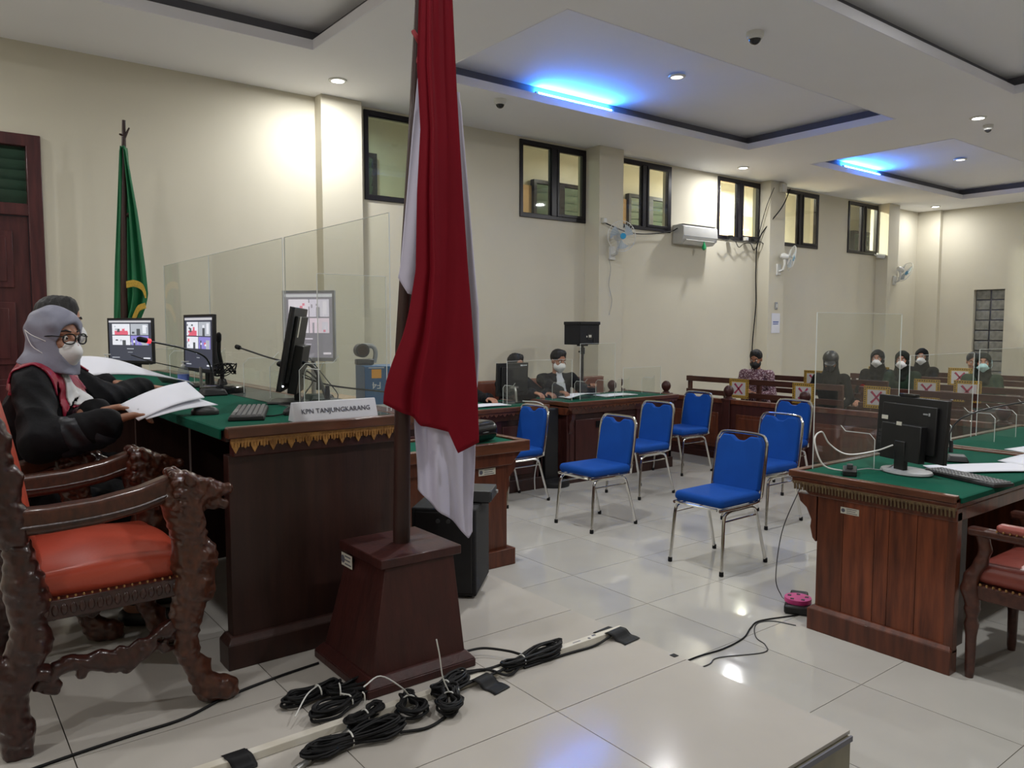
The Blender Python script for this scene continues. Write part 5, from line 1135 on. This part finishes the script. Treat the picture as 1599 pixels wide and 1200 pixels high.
rw = thing('cable_duct', 'dusty white cable duct taped along the dais floor to its edge', 'cable duct', (1.5, 2.22, DAIS))
mk('duct', MB().frustum((-.95, .80, -.022, .022, 0), (-.95, .80, -.016, .016, .022)), M['pvc'], rw, bevel=.002)
mk('scuff_marks', MB().box(.52, .56, -.004, .0, .0221, .0226).box(.60, .61, -.012, .0, .0221, .0226).box(.63, .65, .0, .01, .0221, .0226), M['ink'], rw, flat=True)
def tape(lab, x, y, w_, d, rz):
    t = thing('tape_strip', lab, 'tape', (x, y, DAIS), rz, 'black tape strips'); m = MB()
    m.grid(lambda u, v: ((u-.5)*w_+.006*math.sin(9*v), (v-.5)*d, .003+.023*math.exp(-((v-.5)*d/.028)**4)), 5, 24); mk('tape', m, M['rubber'], t, solid=.0015)
tape('crumpled black tape at the dais end of the cable duct', 2.245, 2.20, .10, .17, .1)
tape('black tape over the cable duct at the bottom edge of the picture', .70, 2.22, .07, .12, .0)
tape('black tape at the middle of the cable duct under the leads', 1.56, 2.19, .08, .19, .2)
tag(mk('tape_scrap', MB().box(2.275, 2.30, 1.915, 1.94, DAIS+.0005, DAIS+.002), M['rubber']), 'tiny scrap of black tape lying at the dais edge', 'tape')
cord('black lead lying against the cable duct and under its end tape', [(1.75, 2.19, DAIS+.006), (1.95, 2.185, DAIS+.006), (2.1, 2.175, DAIS+.006), (2.22, 2.19, DAIS+.02)], .005)
# cable bundles, each wound up and tied
def bundle(lab, c, rx, ry, rz, n, tie_at, tail=None, plug=None, hgt=.035):
    t = thing('cable_bundle', lab, 'cable', (c[0], c[1], DAIS), rz, 'black microphone leads tied in bundles'); r = random.Random(int(c[0]*1000)); m = MB(); P = []
    n = int(n*1.5)+1
    for i in range(n):
        ra, rb, ox, oy, zz = .80+.26*r.random(), .45+.6*r.random(), rx*.10*(r.random()-.5), ry*.3*(r.random()-.5), hgt*r.random()
        for k in range(10):
            a = 2*PI*k/10+.12*i; x = rx*ra*math.cos(a)+ox; pin = 1-.72*math.exp(-((x-tie_at)/(rx*.38))**2)
            P.append((x, (ry*rb*math.sin(a)+oy)*pin, .006+zz*(.6+.4*pin)+.006*r.random()))
    mk('lead', m.tube(bez(P, 3), .0048, 6), M['rubber'], t)
    ry2 = ry*.42; zt = MB().tube([(tie_at, ry2*math.cos(a), .022+.022*math.sin(a)) for a in [2*PI*k/16 for k in range(16)]], .0028, 6, closed=True)
    if tail: zt.tube(bez([(tie_at, 0, .044)]+tail, 5), .0024, 6)
    mk('zip_tie', zt, M['whitep'], t, label='white zip tie')
    if plug:
        p, d = Vector(plug[0]), Vector(plug[1]).normalized(); mk('plug', MB().tube([p, p+d*.03, p+d*.032, p+d*.055], [.0095, .0095, .011, .011], 12), M['alu'], t); mk('plug_sleeve', MB().tube([p-d*.035, p], [.006, .009], 10), M['rubber'], t)
    return t
bundle('tied lead bundle left of the flag stand with a long white tie end', (1.03, 2.45), .11, .055, .1, 5, .02, [(-.05, -.05, .05), (-.13, -.12, .03)])
bundle('tied lead bundle beside the first against the duct', (1.055, 2.31), .10, .045, .25, 5, .05, [(.03, .02, .05), (.06, .01, .03)])
bundle('tied lead bundle dark against the flag stand foot', (1.16, 2.40), .09, .06, -.3, 6, -.05)
bundle('small lead bundle with a metal plug lying over the duct', (1.10, 2.20), .08, .04, .35, 4, .0, [(0, .0, .09), (.0, .01, .10)], plug=((-.09, -.01, .015), (-1, -.2, 0)))
bundle('largest tied lead bundle at the bottom of the picture', (1.02, 2.10), .17, .062, -.02, 8, -.02, None, plug=((-.16, -.02, .012), (-1, -.5, 0)))
bundle('round lead bundle with an upright white tie end, left of the pair', (1.25, 2.17), .075, .055, 1.2, 6, .03, [(.0, .03, .09), (-.03, .10, .15), (-.1, .16, .155)])
bundle('round lead bundle with an upright white tie end, right of the pair', (1.37, 2.12), .085, .055, 1.0, 6, .02, [(.01, .02, .10), (.0, .03, .18), (-.01, .04, .24)], plug=((.06, -.03, .02), (1, .1, 0)))
bundle('loose lead coils under the flag stand corner', (1.44, 2.22), .09, .045, .3, 5, -.02)
bundle('long lead bundle reaching along the duct to the right', (1.82, 2.22), .15, .05, .08, 6, -.06, None)
cord('black lead from the flag stand arching to the long bundle', [(1.62, 2.40, DAIS+.03), (1.70, 2.38, DAIS+.03), (1.76, 2.30, DAIS+.03), (1.78, 2.24, DAIS+.03)], .005)
cord('several black leads stretched between the bundles over the duct', [(1.35, 2.2, DAIS+.02), (1.5, 2.24, DAIS+.03), (1.62, 2.23, DAIS+.025), (1.74, 2.23, DAIS+.025), (1.65, 2.20, DAIS+.02), (1.5, 2.19, DAIS+.02), (1.4, 2.16, DAIS+.02)], .0055)
cord('black lead curving from the largest bundle to the right-hand pair', [(1.15, 2.06, DAIS+.01), (1.24, 2.04, DAIS+.006), (1.33, 2.07, DAIS+.006), (1.38, 2.12, DAIS+.01)], .005)
cord('black lead crossing the duct at the flag stand corner', [(1.52, 2.28, DAIS+.02), (1.60, 2.22, DAIS+.03), (1.66, 2.17, DAIS+.01), (1.74, 2.2, DAIS+.01)], .005)
# ------------------------------------------------------------------ people
def rotm(yaw, pitch=0, roll=0): return np.array((Matrix.Rotation(yaw, 3, 'Z') @ Matrix.Rotation(pitch, 3, 'Y') @ Matrix.Rotation(roll, 3, 'X')))
def ik(s, w_, l1, l2, pole):
    d = w_-s; L = min(np.linalg.norm(d), (l1+l2)*.995); n = d/np.linalg.norm(d); w_ = s+n*L
    a = (l1*l1-l2*l2+L*L)/(2*L); h = math.sqrt(max(l1*l1-a*a, 0)); p = np.array(pole, float); p = p-n*(p@n); p /= np.linalg.norm(p)
    return s+n*a+p*h, w_
def person(lab, loc, yaw, floor_z, seat=.46, lean=.06, hyaw=0, hpitch=0, hands=None, top='robe', bottom='trouser', skin='skin', hair='short', mask='mask', sleeve='wide', fem=False, h=.013, hf=.0065, group=None, extra=None, hroll=0, hm='hijabk', nk=0):
    t = thing('person', lab, 'person', (loc[0], loc[1], floor_z+seat), yaw, group)
    sw = .165 if fem else .185; L = lean; hip = .09
    pel = np.array((0, 0, .10)); chest = np.array((L*.6, 0, .38)); nb = np.array((L*.95, 0, .57+nk)); hc = np.array((L+.035, 0, .745))
    Rh = rotm(hyaw, hpitch, hroll); H = lambda x, y, z: hc+Rh@np.array((x, y, z))
    sh = [np.array((L*.9, e*sw, .525+nk)) for e in (-1, 1)]
    hands = hands or [((.36, -.16, .14), (.8, .1, -.1)), ((.36, .16, .14), (.8, -.1, -.1))]
    arms = []
    for e, s0, (hp, hd) in zip((-1, 1), sh, hands):
        el, wr = ik(s0, np.array(hp, float), .29, .25, (-.25, e*.75, -.8)); f = np.array(hd, float); f /= np.linalg.norm(f); arms.append((s0, el, wr, f, e))
    fz = .06-seat; kz = min(.07, .45-seat+.04)
    knees = [np.array((.43, e*.12, kz)) for e in (-1, 1)]; ank = [np.array((.42, e*.12, fz+.03)) for e in (-1, 1)]
    # body: one continuous surface
    b = S().ell(pel, (.12, .165, .12), .04).ell(chest, (.105, .155, .19), .06).cap(pel, chest, .11, .11, .06).cap(sh[0], sh[1], .06, .06, .05)
    b.cap(nb-np.array((.01, 0, .05)), hc+Rh@np.array((-.02, 0, -.06)), .055, .050, .03)
    for s0, el, wr, f, e in arms: b.cap(s0, el, .050, .040, .02).cap(el, wr, .038, .025, .015)
    for e, k_, a_ in zip((-1, 1), knees, ank): b.cap((.03, e*hip, .07), k_, .085, .055, .03).cap(k_, a_, .052, .036, .02).cap(a_, a_+np.array((.14, e*.02, -.055)), .035, .028, .02)
    def head(s_):
        s_.ell(H(-.012, 0, .028), (.097, .077, .092), .02, R=Rh).ell(H(.018, 0, -.035), (.072, .060, .080), .03, R=Rh).ell(H(.055, 0, -.098), (.026, .026, .02), .02, R=Rh)
        s_.cap(H(.086, 0, .004), H(.108, 0, -.034), .008, .013, .010).ell(H(.098, 0, -.042), (.012, .019, .009), .008, R=Rh)
        for e in (-1, 1):
            s_.cap(H(.084, e*.018, .026), H(.070, e*.050, .024), .009, .007, .010).ell(H(.058, e*.045, -.035), (.022, .018, .022), .02, R=Rh)
            s_.ell(H(.098, e*.031, .004), (.018, .016, .010), .006, 's', R=Rh).ell(H(-.008, e*.078, -.008), (.020, .009, .032), .008, R=Rh)
        s_.cap(H(.084, -.016, -.064), H(.084, .016, -.064), .0075, .0075, .006).cap(H(.081, -.012, -.074), H(.081, .012, -.074), .008, .008, .006)
        s_.cap(H(-.02, 0, -.06), nb-np.array((.01, 0, .03)), .050, .052, .03); return s_
    zmin = fz-.05; ms = [b.mesh((-.22, -.42, zmin), (.66, .42, .62), h)]
    hs = head(S()); ms.append(hs.mesh(hc-.15+np.array((0, 0, -.06)), hc+.15, hf))
    for s0, el, wr, f, e in arms:
        up = np.array((0, 0, 1.)); up = up-f*(up@f); up /= np.linalg.norm(up); sd = np.cross(up, f)*(-e)  # thumb side points inward
        q = lambda a, b_, c=0: wr+f*a+sd*b_+up*c
        g = S().cap(wr-f*.05, q(.01, 0), .025, .024, .01)
        for k, off in enumerate((-.028, -.010, .009, .027)):
            g.cap(q(.005, off*.5), q(.082, off), .014, .0115, .012)
        for k, (off, ln) in enumerate(((-.030, .058), (-.010, .070), (.010, .078), (.029, .068))):
            p0 = q(.084, off); p1 = p0+(f*.92-up*.32)*ln*.5; p2 = p1+(f*.6-up*.78)*ln*.36; p3 = p2+(f*.2-up*.95)*ln*.24
            g.cap(p0, p1, .0095, .0085, .004).cap(p1, p2, .0085, .008, .003).cap(p2, p3, .008, .007, .003)
        t0 = q(.025, .025); t1 = t0+(f*.55+sd*.75-up*.2)*.042; t2 = t1+(f*.85+sd*.25-up*.35)*.030; g.cap(t0, t1, .013, .0105, .008).cap(t1, t2, .0105, .008, .004)
        lo = wr-.13; hi = wr+.19; lo = np.minimum(wr-.04, wr+f*.19-.06)-.03; hi = np.maximum(wr+.04, wr+f*.19+.06)+.03
        ms.append(g.mesh(lo, hi, max(hf*.8, .0045)))
    mks('body', join(*ms), M[skin], t)
    for e in (-1, 1):
        m = MB().sphere((0, 0, 0), .0125, 12, 8); o = mk('eye', m, M['eyew'], t, angle=180); o.location = H(.0765, e*.031, .003)
        i = mk('iris', MB().sphere((0, 0, 0), (.004, .0058, .0058), 10, 6), M['eyed'], o, angle=180); i.location = Rh@np.array((.0105, 0, 0)); i.rotation_euler = Matrix(Rh.tolist()).to_euler()
        if hf < .008:
            mk('eyebrow', MB().tube([H(.094, e*.016, .030), H(.088, e*.036, .037), H(.072, e*.054, .030)], [.003, .004, .002], 6), M['hair'], t)
    # clothes
    wide = sleeve == 'wide'
    def folds(a, f1):
        def g(X, d):
            r = np.sin(X[:, 0]*f1+X[:, 2]*f1*.55+1.8*np.sin(X[:, 1]*11+X[:, 2]*6))*np.cos(X[:, 1]*f1*.7+X[:, 2]*9)
            return d-a*(1-2*np.abs(r)**.55)*.9
        return g
    c = S().ell(pel, (.145, .19, .14), .04).ell(chest+np.array((.005, 0, 0)), (.128, .180, .215), .07).cap(pel, chest, .135, .135, .06).cap(sh[0]-np.array((0, 0, .005)), sh[1]-np.array((0, 0, .005)), .070, .070, .05)
    c.cap(nb-np.array((0, 0, .08)), nb-np.array((.005, 0, .012)), .08, .062, .03)
    for s0, el, wr, f, e in arms:
        dd = (wr-el)/np.linalg.norm(wr-el); we = wr-dd*.02
        if wide: c.cap(s0, el, .072, .072, .03).cap(el, we, .068, .060, .03).cap(el-np.array((0, 0, .03)), we-np.array((0, 0, .035)), .055, .045, .03)
        else: c.cap(s0, el, .064, .052, .025).cap(el, we, .050, .036, .015)
    if wide:
        for e, k_ in zip((-1, 1), knees): c.cap((0, e*hip, .06), k_, .11, .08, .04).cap(k_, k_+np.array((.0, 0, -.32)), .085, .075, .03)
    c.fn(folds(.006 if wide else .004, 38 if wide else 55))
    cm = c.mesh((-.24, -.50, zmin if wide else -.06), (.68 if wide else .6, .50, .68), h)
    mks('robe' if wide else 'shirt', cm, M[top], t)
    if not wide:
        d = S()
        for e, k_, a_ in zip((-1, 1), knees, ank): d.cap((.0, e*hip, .07), k_, .10, .068, .03).cap(k_, a_+np.array((0, 0, .03)), .066, .050, .02)
        mks('trousers', d.mesh((-.16, -.24, zmin), (.56, .24, .2), h), M[bottom], t)
    s = S()
    for e, a_ in zip((-1, 1), ank): s.cap(a_+np.array((-.02, 0, -.045)), a_+np.array((.16, e*.02, -.055)), .042, .036, .02)
    s.pl((0, 0, -seat+.002), (0, 0, -1)); mks('shoes', s.mesh((.3, -.25, -seat-.01), (.7, .25, -seat+.14), .013), M['black'], t)
    # mask
    if mask:
        s = S().ell(H(.030, 0, -.060), (.076, .077, .066), .01, R=Rh).cap(H(.088, 0, -.012), H(.104, 0, -.05), .013, .013, .04).cap(H(.07, 0, -.108), H(.102, 0, -.055), .016, .013, .04)
        s.pl(H(.0, 0, -.013), Rh@np.array((-.04, 0, 1.))).pl(H(.012, 0, 0), Rh@np.array((-1., 0, 0)))
        mk_ = mks('face_mask', s.mesh(hc-.16, hc+.16, hf*.9), M[mask], t)
        for e in (-1, 1):
            for z0, z1 in ((-.02, .012), (-.085, -.03)): 
                y1 = .106 if hair == 'hijab' else .080
                mk('ear_loop', MB().tube(bez([H(.045, e*.068, z0), H(.022, e*(y1-.012), (z0+z1)/2), H(-.014, e*y1, z1)]+([H(-.06, e*.093, .03)] if hair == 'hijab' else []), 3), .0016, 5), M[mask], mk_)
    if hair == 'short':
        s = S().ell(H(-.020, 0, .040), (.105, .086, .094), .02, R=Rh).cap(H(.02, -.03, .100), H(.035, .035, .098), .03, .03, .03)
        s.ell(H(.128, 0, -.018), (.088, .074, .108), .015, 's', R=Rh).pl(H(0, 0, -.055), Rh@np.array((.35, 0, -1.)))
        s.box(H(.03, 0, -.06), (.06, .12, .065), .01, .01, 's', R=Rh)
        s.fn(lambda X, d: d+.0025*np.sin(X[:, 0]*160)*np.sin(X[:, 1]*140))
        mks('hair', s.mesh(hc-.16, hc+.17, hf), M['hair'], t)
    if hair in ('hijab', 'cap'):
        s = S().ell(H(-.012, 0, .026), (.112, .094, .108), .02, R=Rh).ell(H(.02, 0, -.05), (.085, .078, .09), .03, R=Rh).cap(H(-.02, 0, -.07), nb+np.array((-.01, 0, .0)), .088, .10, .04).cap(nb+np.array((.02, 0, -.01)), nb+np.array((.055, 0, -.09)), .10, .09, .05)
        s.cap(H(.045, -.055, .055), H(.055, 0, .082), .03, .028, .02).cap(H(.055, 0, .082), H(.045, .055, .055), .028, .03, .02) if hm == 'hijab' else None
        s.ell(H(.11, 0, -.016), (.065, .066, .086), .012, 's', R=Rh)
        s.ell(H(.02, 0, -.008), (.088, .069, .086), .010, 's', R=Rh)
        s.fn(lambda X, d: d+.0025*np.sin(X[:, 2]*85+X[:, 0]*40)*np.cos(X[:, 1]*50))
        if hair == 'hijab' and hm == 'hijab': s.pl(nb+np.array((0, 0, .012)), (-.25, 0, -1))
        mks('hijab', s.mesh(np.minimum(hc, nb)-.22, hc+.18, hf), M[hm], t)
    if hair == 'cap':
        s = S().ell(H(-.012, 0, .045), (.118, .10, .10), .02, R=Rh).pl(H(0, 0, .035), Rh@np.array((0, 0, -1.))).ell(H(.13, 0, .045), (.075, .07, .012), .012, R=Rh)
        mks('cap', s.mesh(hc-.2, hc+.24, hf), M['black'], t)
    if extra: extra(t, H, Rh, c, cm, nb, arms)
    return t
# --- judge in the grey hijab
def judge_a(t, H, Rh, c, cm, nb, arms):
    hi = c.mesh((-.14, -.26, .16), (.30, .26, .68), .0065)
    def band(v, n): # crimson collar running from the neck down both fronts
        y = np.abs(v[:, 1]); z = v[:, 2]; w0 = .055+(.56-z)*.03
        lo = .035+(.0)*(z)
        return ((n[:, 0] > .05) & (y > w0-.022) & (y < w0+.040) & (z < .60)) | ((z > .515) & (y > .04) & (y < .185) & (n[:, 2] > .05))
    mks('collar', patch(hi, band, .006), M['satin'], t, solid=.006, label='crimson satin collar')
    def jab(v, n): return (n[:, 0] > .2) & (np.abs(v[:, 1]) < .05) & (v[:, 2] < .62) & (v[:, 2] > .20)
    mks('jabot', patch(hi, jab, .012), M['jabot'], t, solid=.008, label='white pleated neck band')
    g = MB()
    for e in (-1, 1):
        cc = [H(.108-.35*abs(.028*math.cos(a))*(1 if e*math.cos(a) > 0 else 0), e*.035+.028*math.cos(a)*min(1, 1.15-.15*abs(math.sin(a))), .001+.021*math.copysign(abs(math.sin(a))**.7, math.sin(a))) for a in [2*PI*k/24 for k in range(24)]]
        g.tube(cc, .0030, 6, closed=True); g.tube([H(.104, e*.062, .010), H(.06, e*.080, .012), H(-.0, e*.088, .006)], .0026, 6)
    g.tube([H(.112, -.009, .002), H(.115, 0, .004), H(.112, .009, .002)], .002, 6)
    mk('glasses', g, M['blackg'], t, label='black framed glasses')
    for e in (-1, 1):
        s0, el, wr, f, s_ = arms[0 if e < 0 else 1]; d = (wr-el)/np.linalg.norm(wr-el)
        s = S().cap(el+d*.09, wr-d*.03, .067, .052, .02).cap(el+d*.09-np.array((0, 0, .04)), wr-d*.03-np.array((0, 0, .05)), .055, .045, .03).fn(lambda X, q: q+.004*np.sin(X[:, 0]*90+X[:, 2]*70)*np.cos(X[:, 1]*80))
        mks('cuff', s.mesh(np.minimum(el, wr)-.1, np.maximum(el, wr)+.1, .009), M['robe2'], t, label='black satin cuff')
def w2l(loc, yaw, z0, p):
    c, s = math.cos(-yaw), math.sin(-yaw); x, y = p[0]-loc[0], p[1]-loc[1]; return (x*c-y*s, x*s+y*c, p[2]-z0)
lo = (.345, 3.80); yw = -.38
person('person in grey hijab, glasses and white mask, black robe with crimson collar, holding papers', lo, yw, DAIS, seat=.485, lean=.10, hyaw=-.50, hpitch=.06, fem=True, skin='skin', hair='hijab', hm='hijab', top='robe',
       hands=[(w2l(lo, yw, DAIS+.485, (.605, 3.37, 1.275)), (.85, .30, .22)), (w2l(lo, yw, DAIS+.485, (.57, 3.47, 1.305)), (.78, .05, .15))], h=.010, hf=.005, extra=judge_a, nk=.035)
def judge_b(t, H, Rh, c, cm, nb, arms):
    hi = c.mesh((-.16, -.28, .20), (.30, .28, .64), .011)
    mks('collar', patch(hi, lambda v, n: (v[:, 2] > .40) & (np.abs(v[:, 1]) < .22), .006), M['satin'], t, solid=.006, label='crimson satin shoulder yoke')
lo = (.41, 4.62); yw = -.1
person('person with short dark hair and crimson yoke hidden behind the grey hijab', lo, yw, DAIS, seat=.555, lean=.16, hyaw=.0, hpitch=.15, skin='skin2', hair='short',
       hands=[(w2l(lo, yw, DAIS+.555, (.98, 4.52, 1.32)), (.9, .25, -.12)), (w2l(lo, yw, DAIS+.555, (.86, 4.85, 1.33)), (.9, .1, -.05))], h=.011, hf=.0065, extra=judge_b)
# --- prosecutors
def white_front(t, H, Rh, c, cm, nb, arms):
    hi = c.mesh((-.02, -.18, .05), (.30, .18, .62), .011)
    mks('shirt_front', patch(hi, lambda v, n: (n[:, 0] > .3) & (np.abs(v[:, 1]) < .03+.16*(.60-v[:, 2])) & (np.abs(v[:, 1]) < .085), .008), M['shirtw'], t, solid=.006, label='white shirt front')
lo = (6.05, 7.02); yw = -PI/2-.25
person('prosecutor in black robe over white shirt with large white mask, hand raised', lo, yw, 0, seat=.50, lean=.10, hyaw=.15, hpitch=.22, skin='skin', hands=[(w2l(lo, yw, .5, (5.66, 6.42, .91)), (.7, .25, -.1)), (w2l(lo, yw, .5, (6.20, 6.50, .93)), (.6, -.25, .45))], extra=white_front)
lo = (5.46, 7.1); yw = -PI/2+.1
person('prosecutor with short hair and white mask half hidden behind the black monitor', lo, yw, 0, seat=.46, lean=.06, hyaw=-.1, hpitch=.15, skin='skin2', hands=[(w2l(lo, yw, .46, (5.36, 6.55, .92)), (.8, .1, -.1)), (w2l(lo, yw, .46, (5.6, 6.6, .90)), (.8, -.1, -.1))], extra=white_front)
lo = (4.60, 7.0); yw = -PI/2+.2
person('person in a black robe mostly hidden behind the big flag, hand on desk', lo, yw, 0, seat=.42, lean=.06, skin='skin2', hpitch=.2, hands=[(w2l(lo, yw, .42, (4.40, 6.5, .91)), (.8, .1, -.1)), (w2l(lo, yw, .42, (4.70, 6.48, .90)), (.8, -.2, -.1))], extra=white_front)
# --- the public
GP = 'people seated on the public pews'
lo = (9.55, 6.60)
person('man in purple batik shirt and black mask looking down at a phone', lo, PI+.2, 0, seat=.44, lean=.05, hyaw=.1, hpitch=.30, top='batik', sleeve='n', mask='maskb', skin='skin', hands=[((.30, -.06, .30), (.6, .5, .3)), ((.30, .10, .26), (.6, -.3, .3))], group=GP)
tag(mk('phone', MB().box(-.006, .006, -.036, .036, -.075, .075), M['blackg'], bevel=.003, loc=(9.17, 6.58, .80), rot=(0, -.6, .2)), 'dark phone held by the man in the batik shirt', 'phone')
person('person in black cap and dark jacket with head bowed on the second pew', (9.62, 5.50), PI+.3, 0, seat=.44, lean=.10, hyaw=.15, hpitch=.45, fem=True, top='hijabk', sleeve='n', mask='maskb', hair='cap', skin='skin', group=GP)
person('person in black hijab and white mask, leftmost of the three in the rear pews', (11.0, 5.60), PI+.2, 0, seat=.44, lean=0, hyaw=.1, fem=True, top='hijabk', sleeve='n', hair='hijab', skin='skin2', group=GP)
person('person in dark hijab, white mask and green jacket, middle of the rear three', (10.82, 5.16), PI+.2, 0, seat=.44, lean=0, hyaw=.05, fem=True, top='gjacket', sleeve='n', hair='hijab', hm='hijabt', skin='skin2', group=GP)
person('person in dark hijab and white mask, rightmost of the three in the rear pews', (12.25, 5.55), PI+.2, 0, seat=.44, lean=0, hyaw=.1, fem=True, top='hijabk', sleeve='n', hair='hijab', hm='hijabk', skin='skin2', group=GP)
person('person in green jacket, dark hijab and pale teal mask below the glass blocks', (10.95, 4.20), PI+.5, 0, seat=.44, lean=0, hyaw=-.1, fem=True, top='gjacket2', sleeve='n', hair='hijab', hm='hijabt', mask='maskg', skin='skin2', group=GP)
person('bareheaded person partly hidden behind the green jacketed one', (12.2, 4.80), PI+.3, 0, seat=.40, lean=.05, hyaw=.2, hpitch=.2, top='grey', sleeve='n', hair='short', skin='skin2', mask=None, group=GP)
bg = thing('backpack', 'dark backpack lying on the pew at the right edge behind the red microphone ring', 'bag', (9.75, 2.75, .445), PI)
s = S().ell((0, 0, .18), (.13, .26, .18), .03).ell((.10, 0, .13), (.06, .18, .11), .03).pl((0, 0, 0), (0, 0, -1)); mks('sack', s.mesh((-.2, -.3, -.01), (.2, .3, .4), .014), M['hijabk'], bg)
mk('strap', MB().tube(bez([(.08, -.12, .33), (.12, -.16, .2), (.10, -.14, .05)], 4), .014, 6).tube(bez([(.08, .12, .33), (.12, .16, .2), (.10, .14, .05)], 4), .014, 6), M['black'], bg)
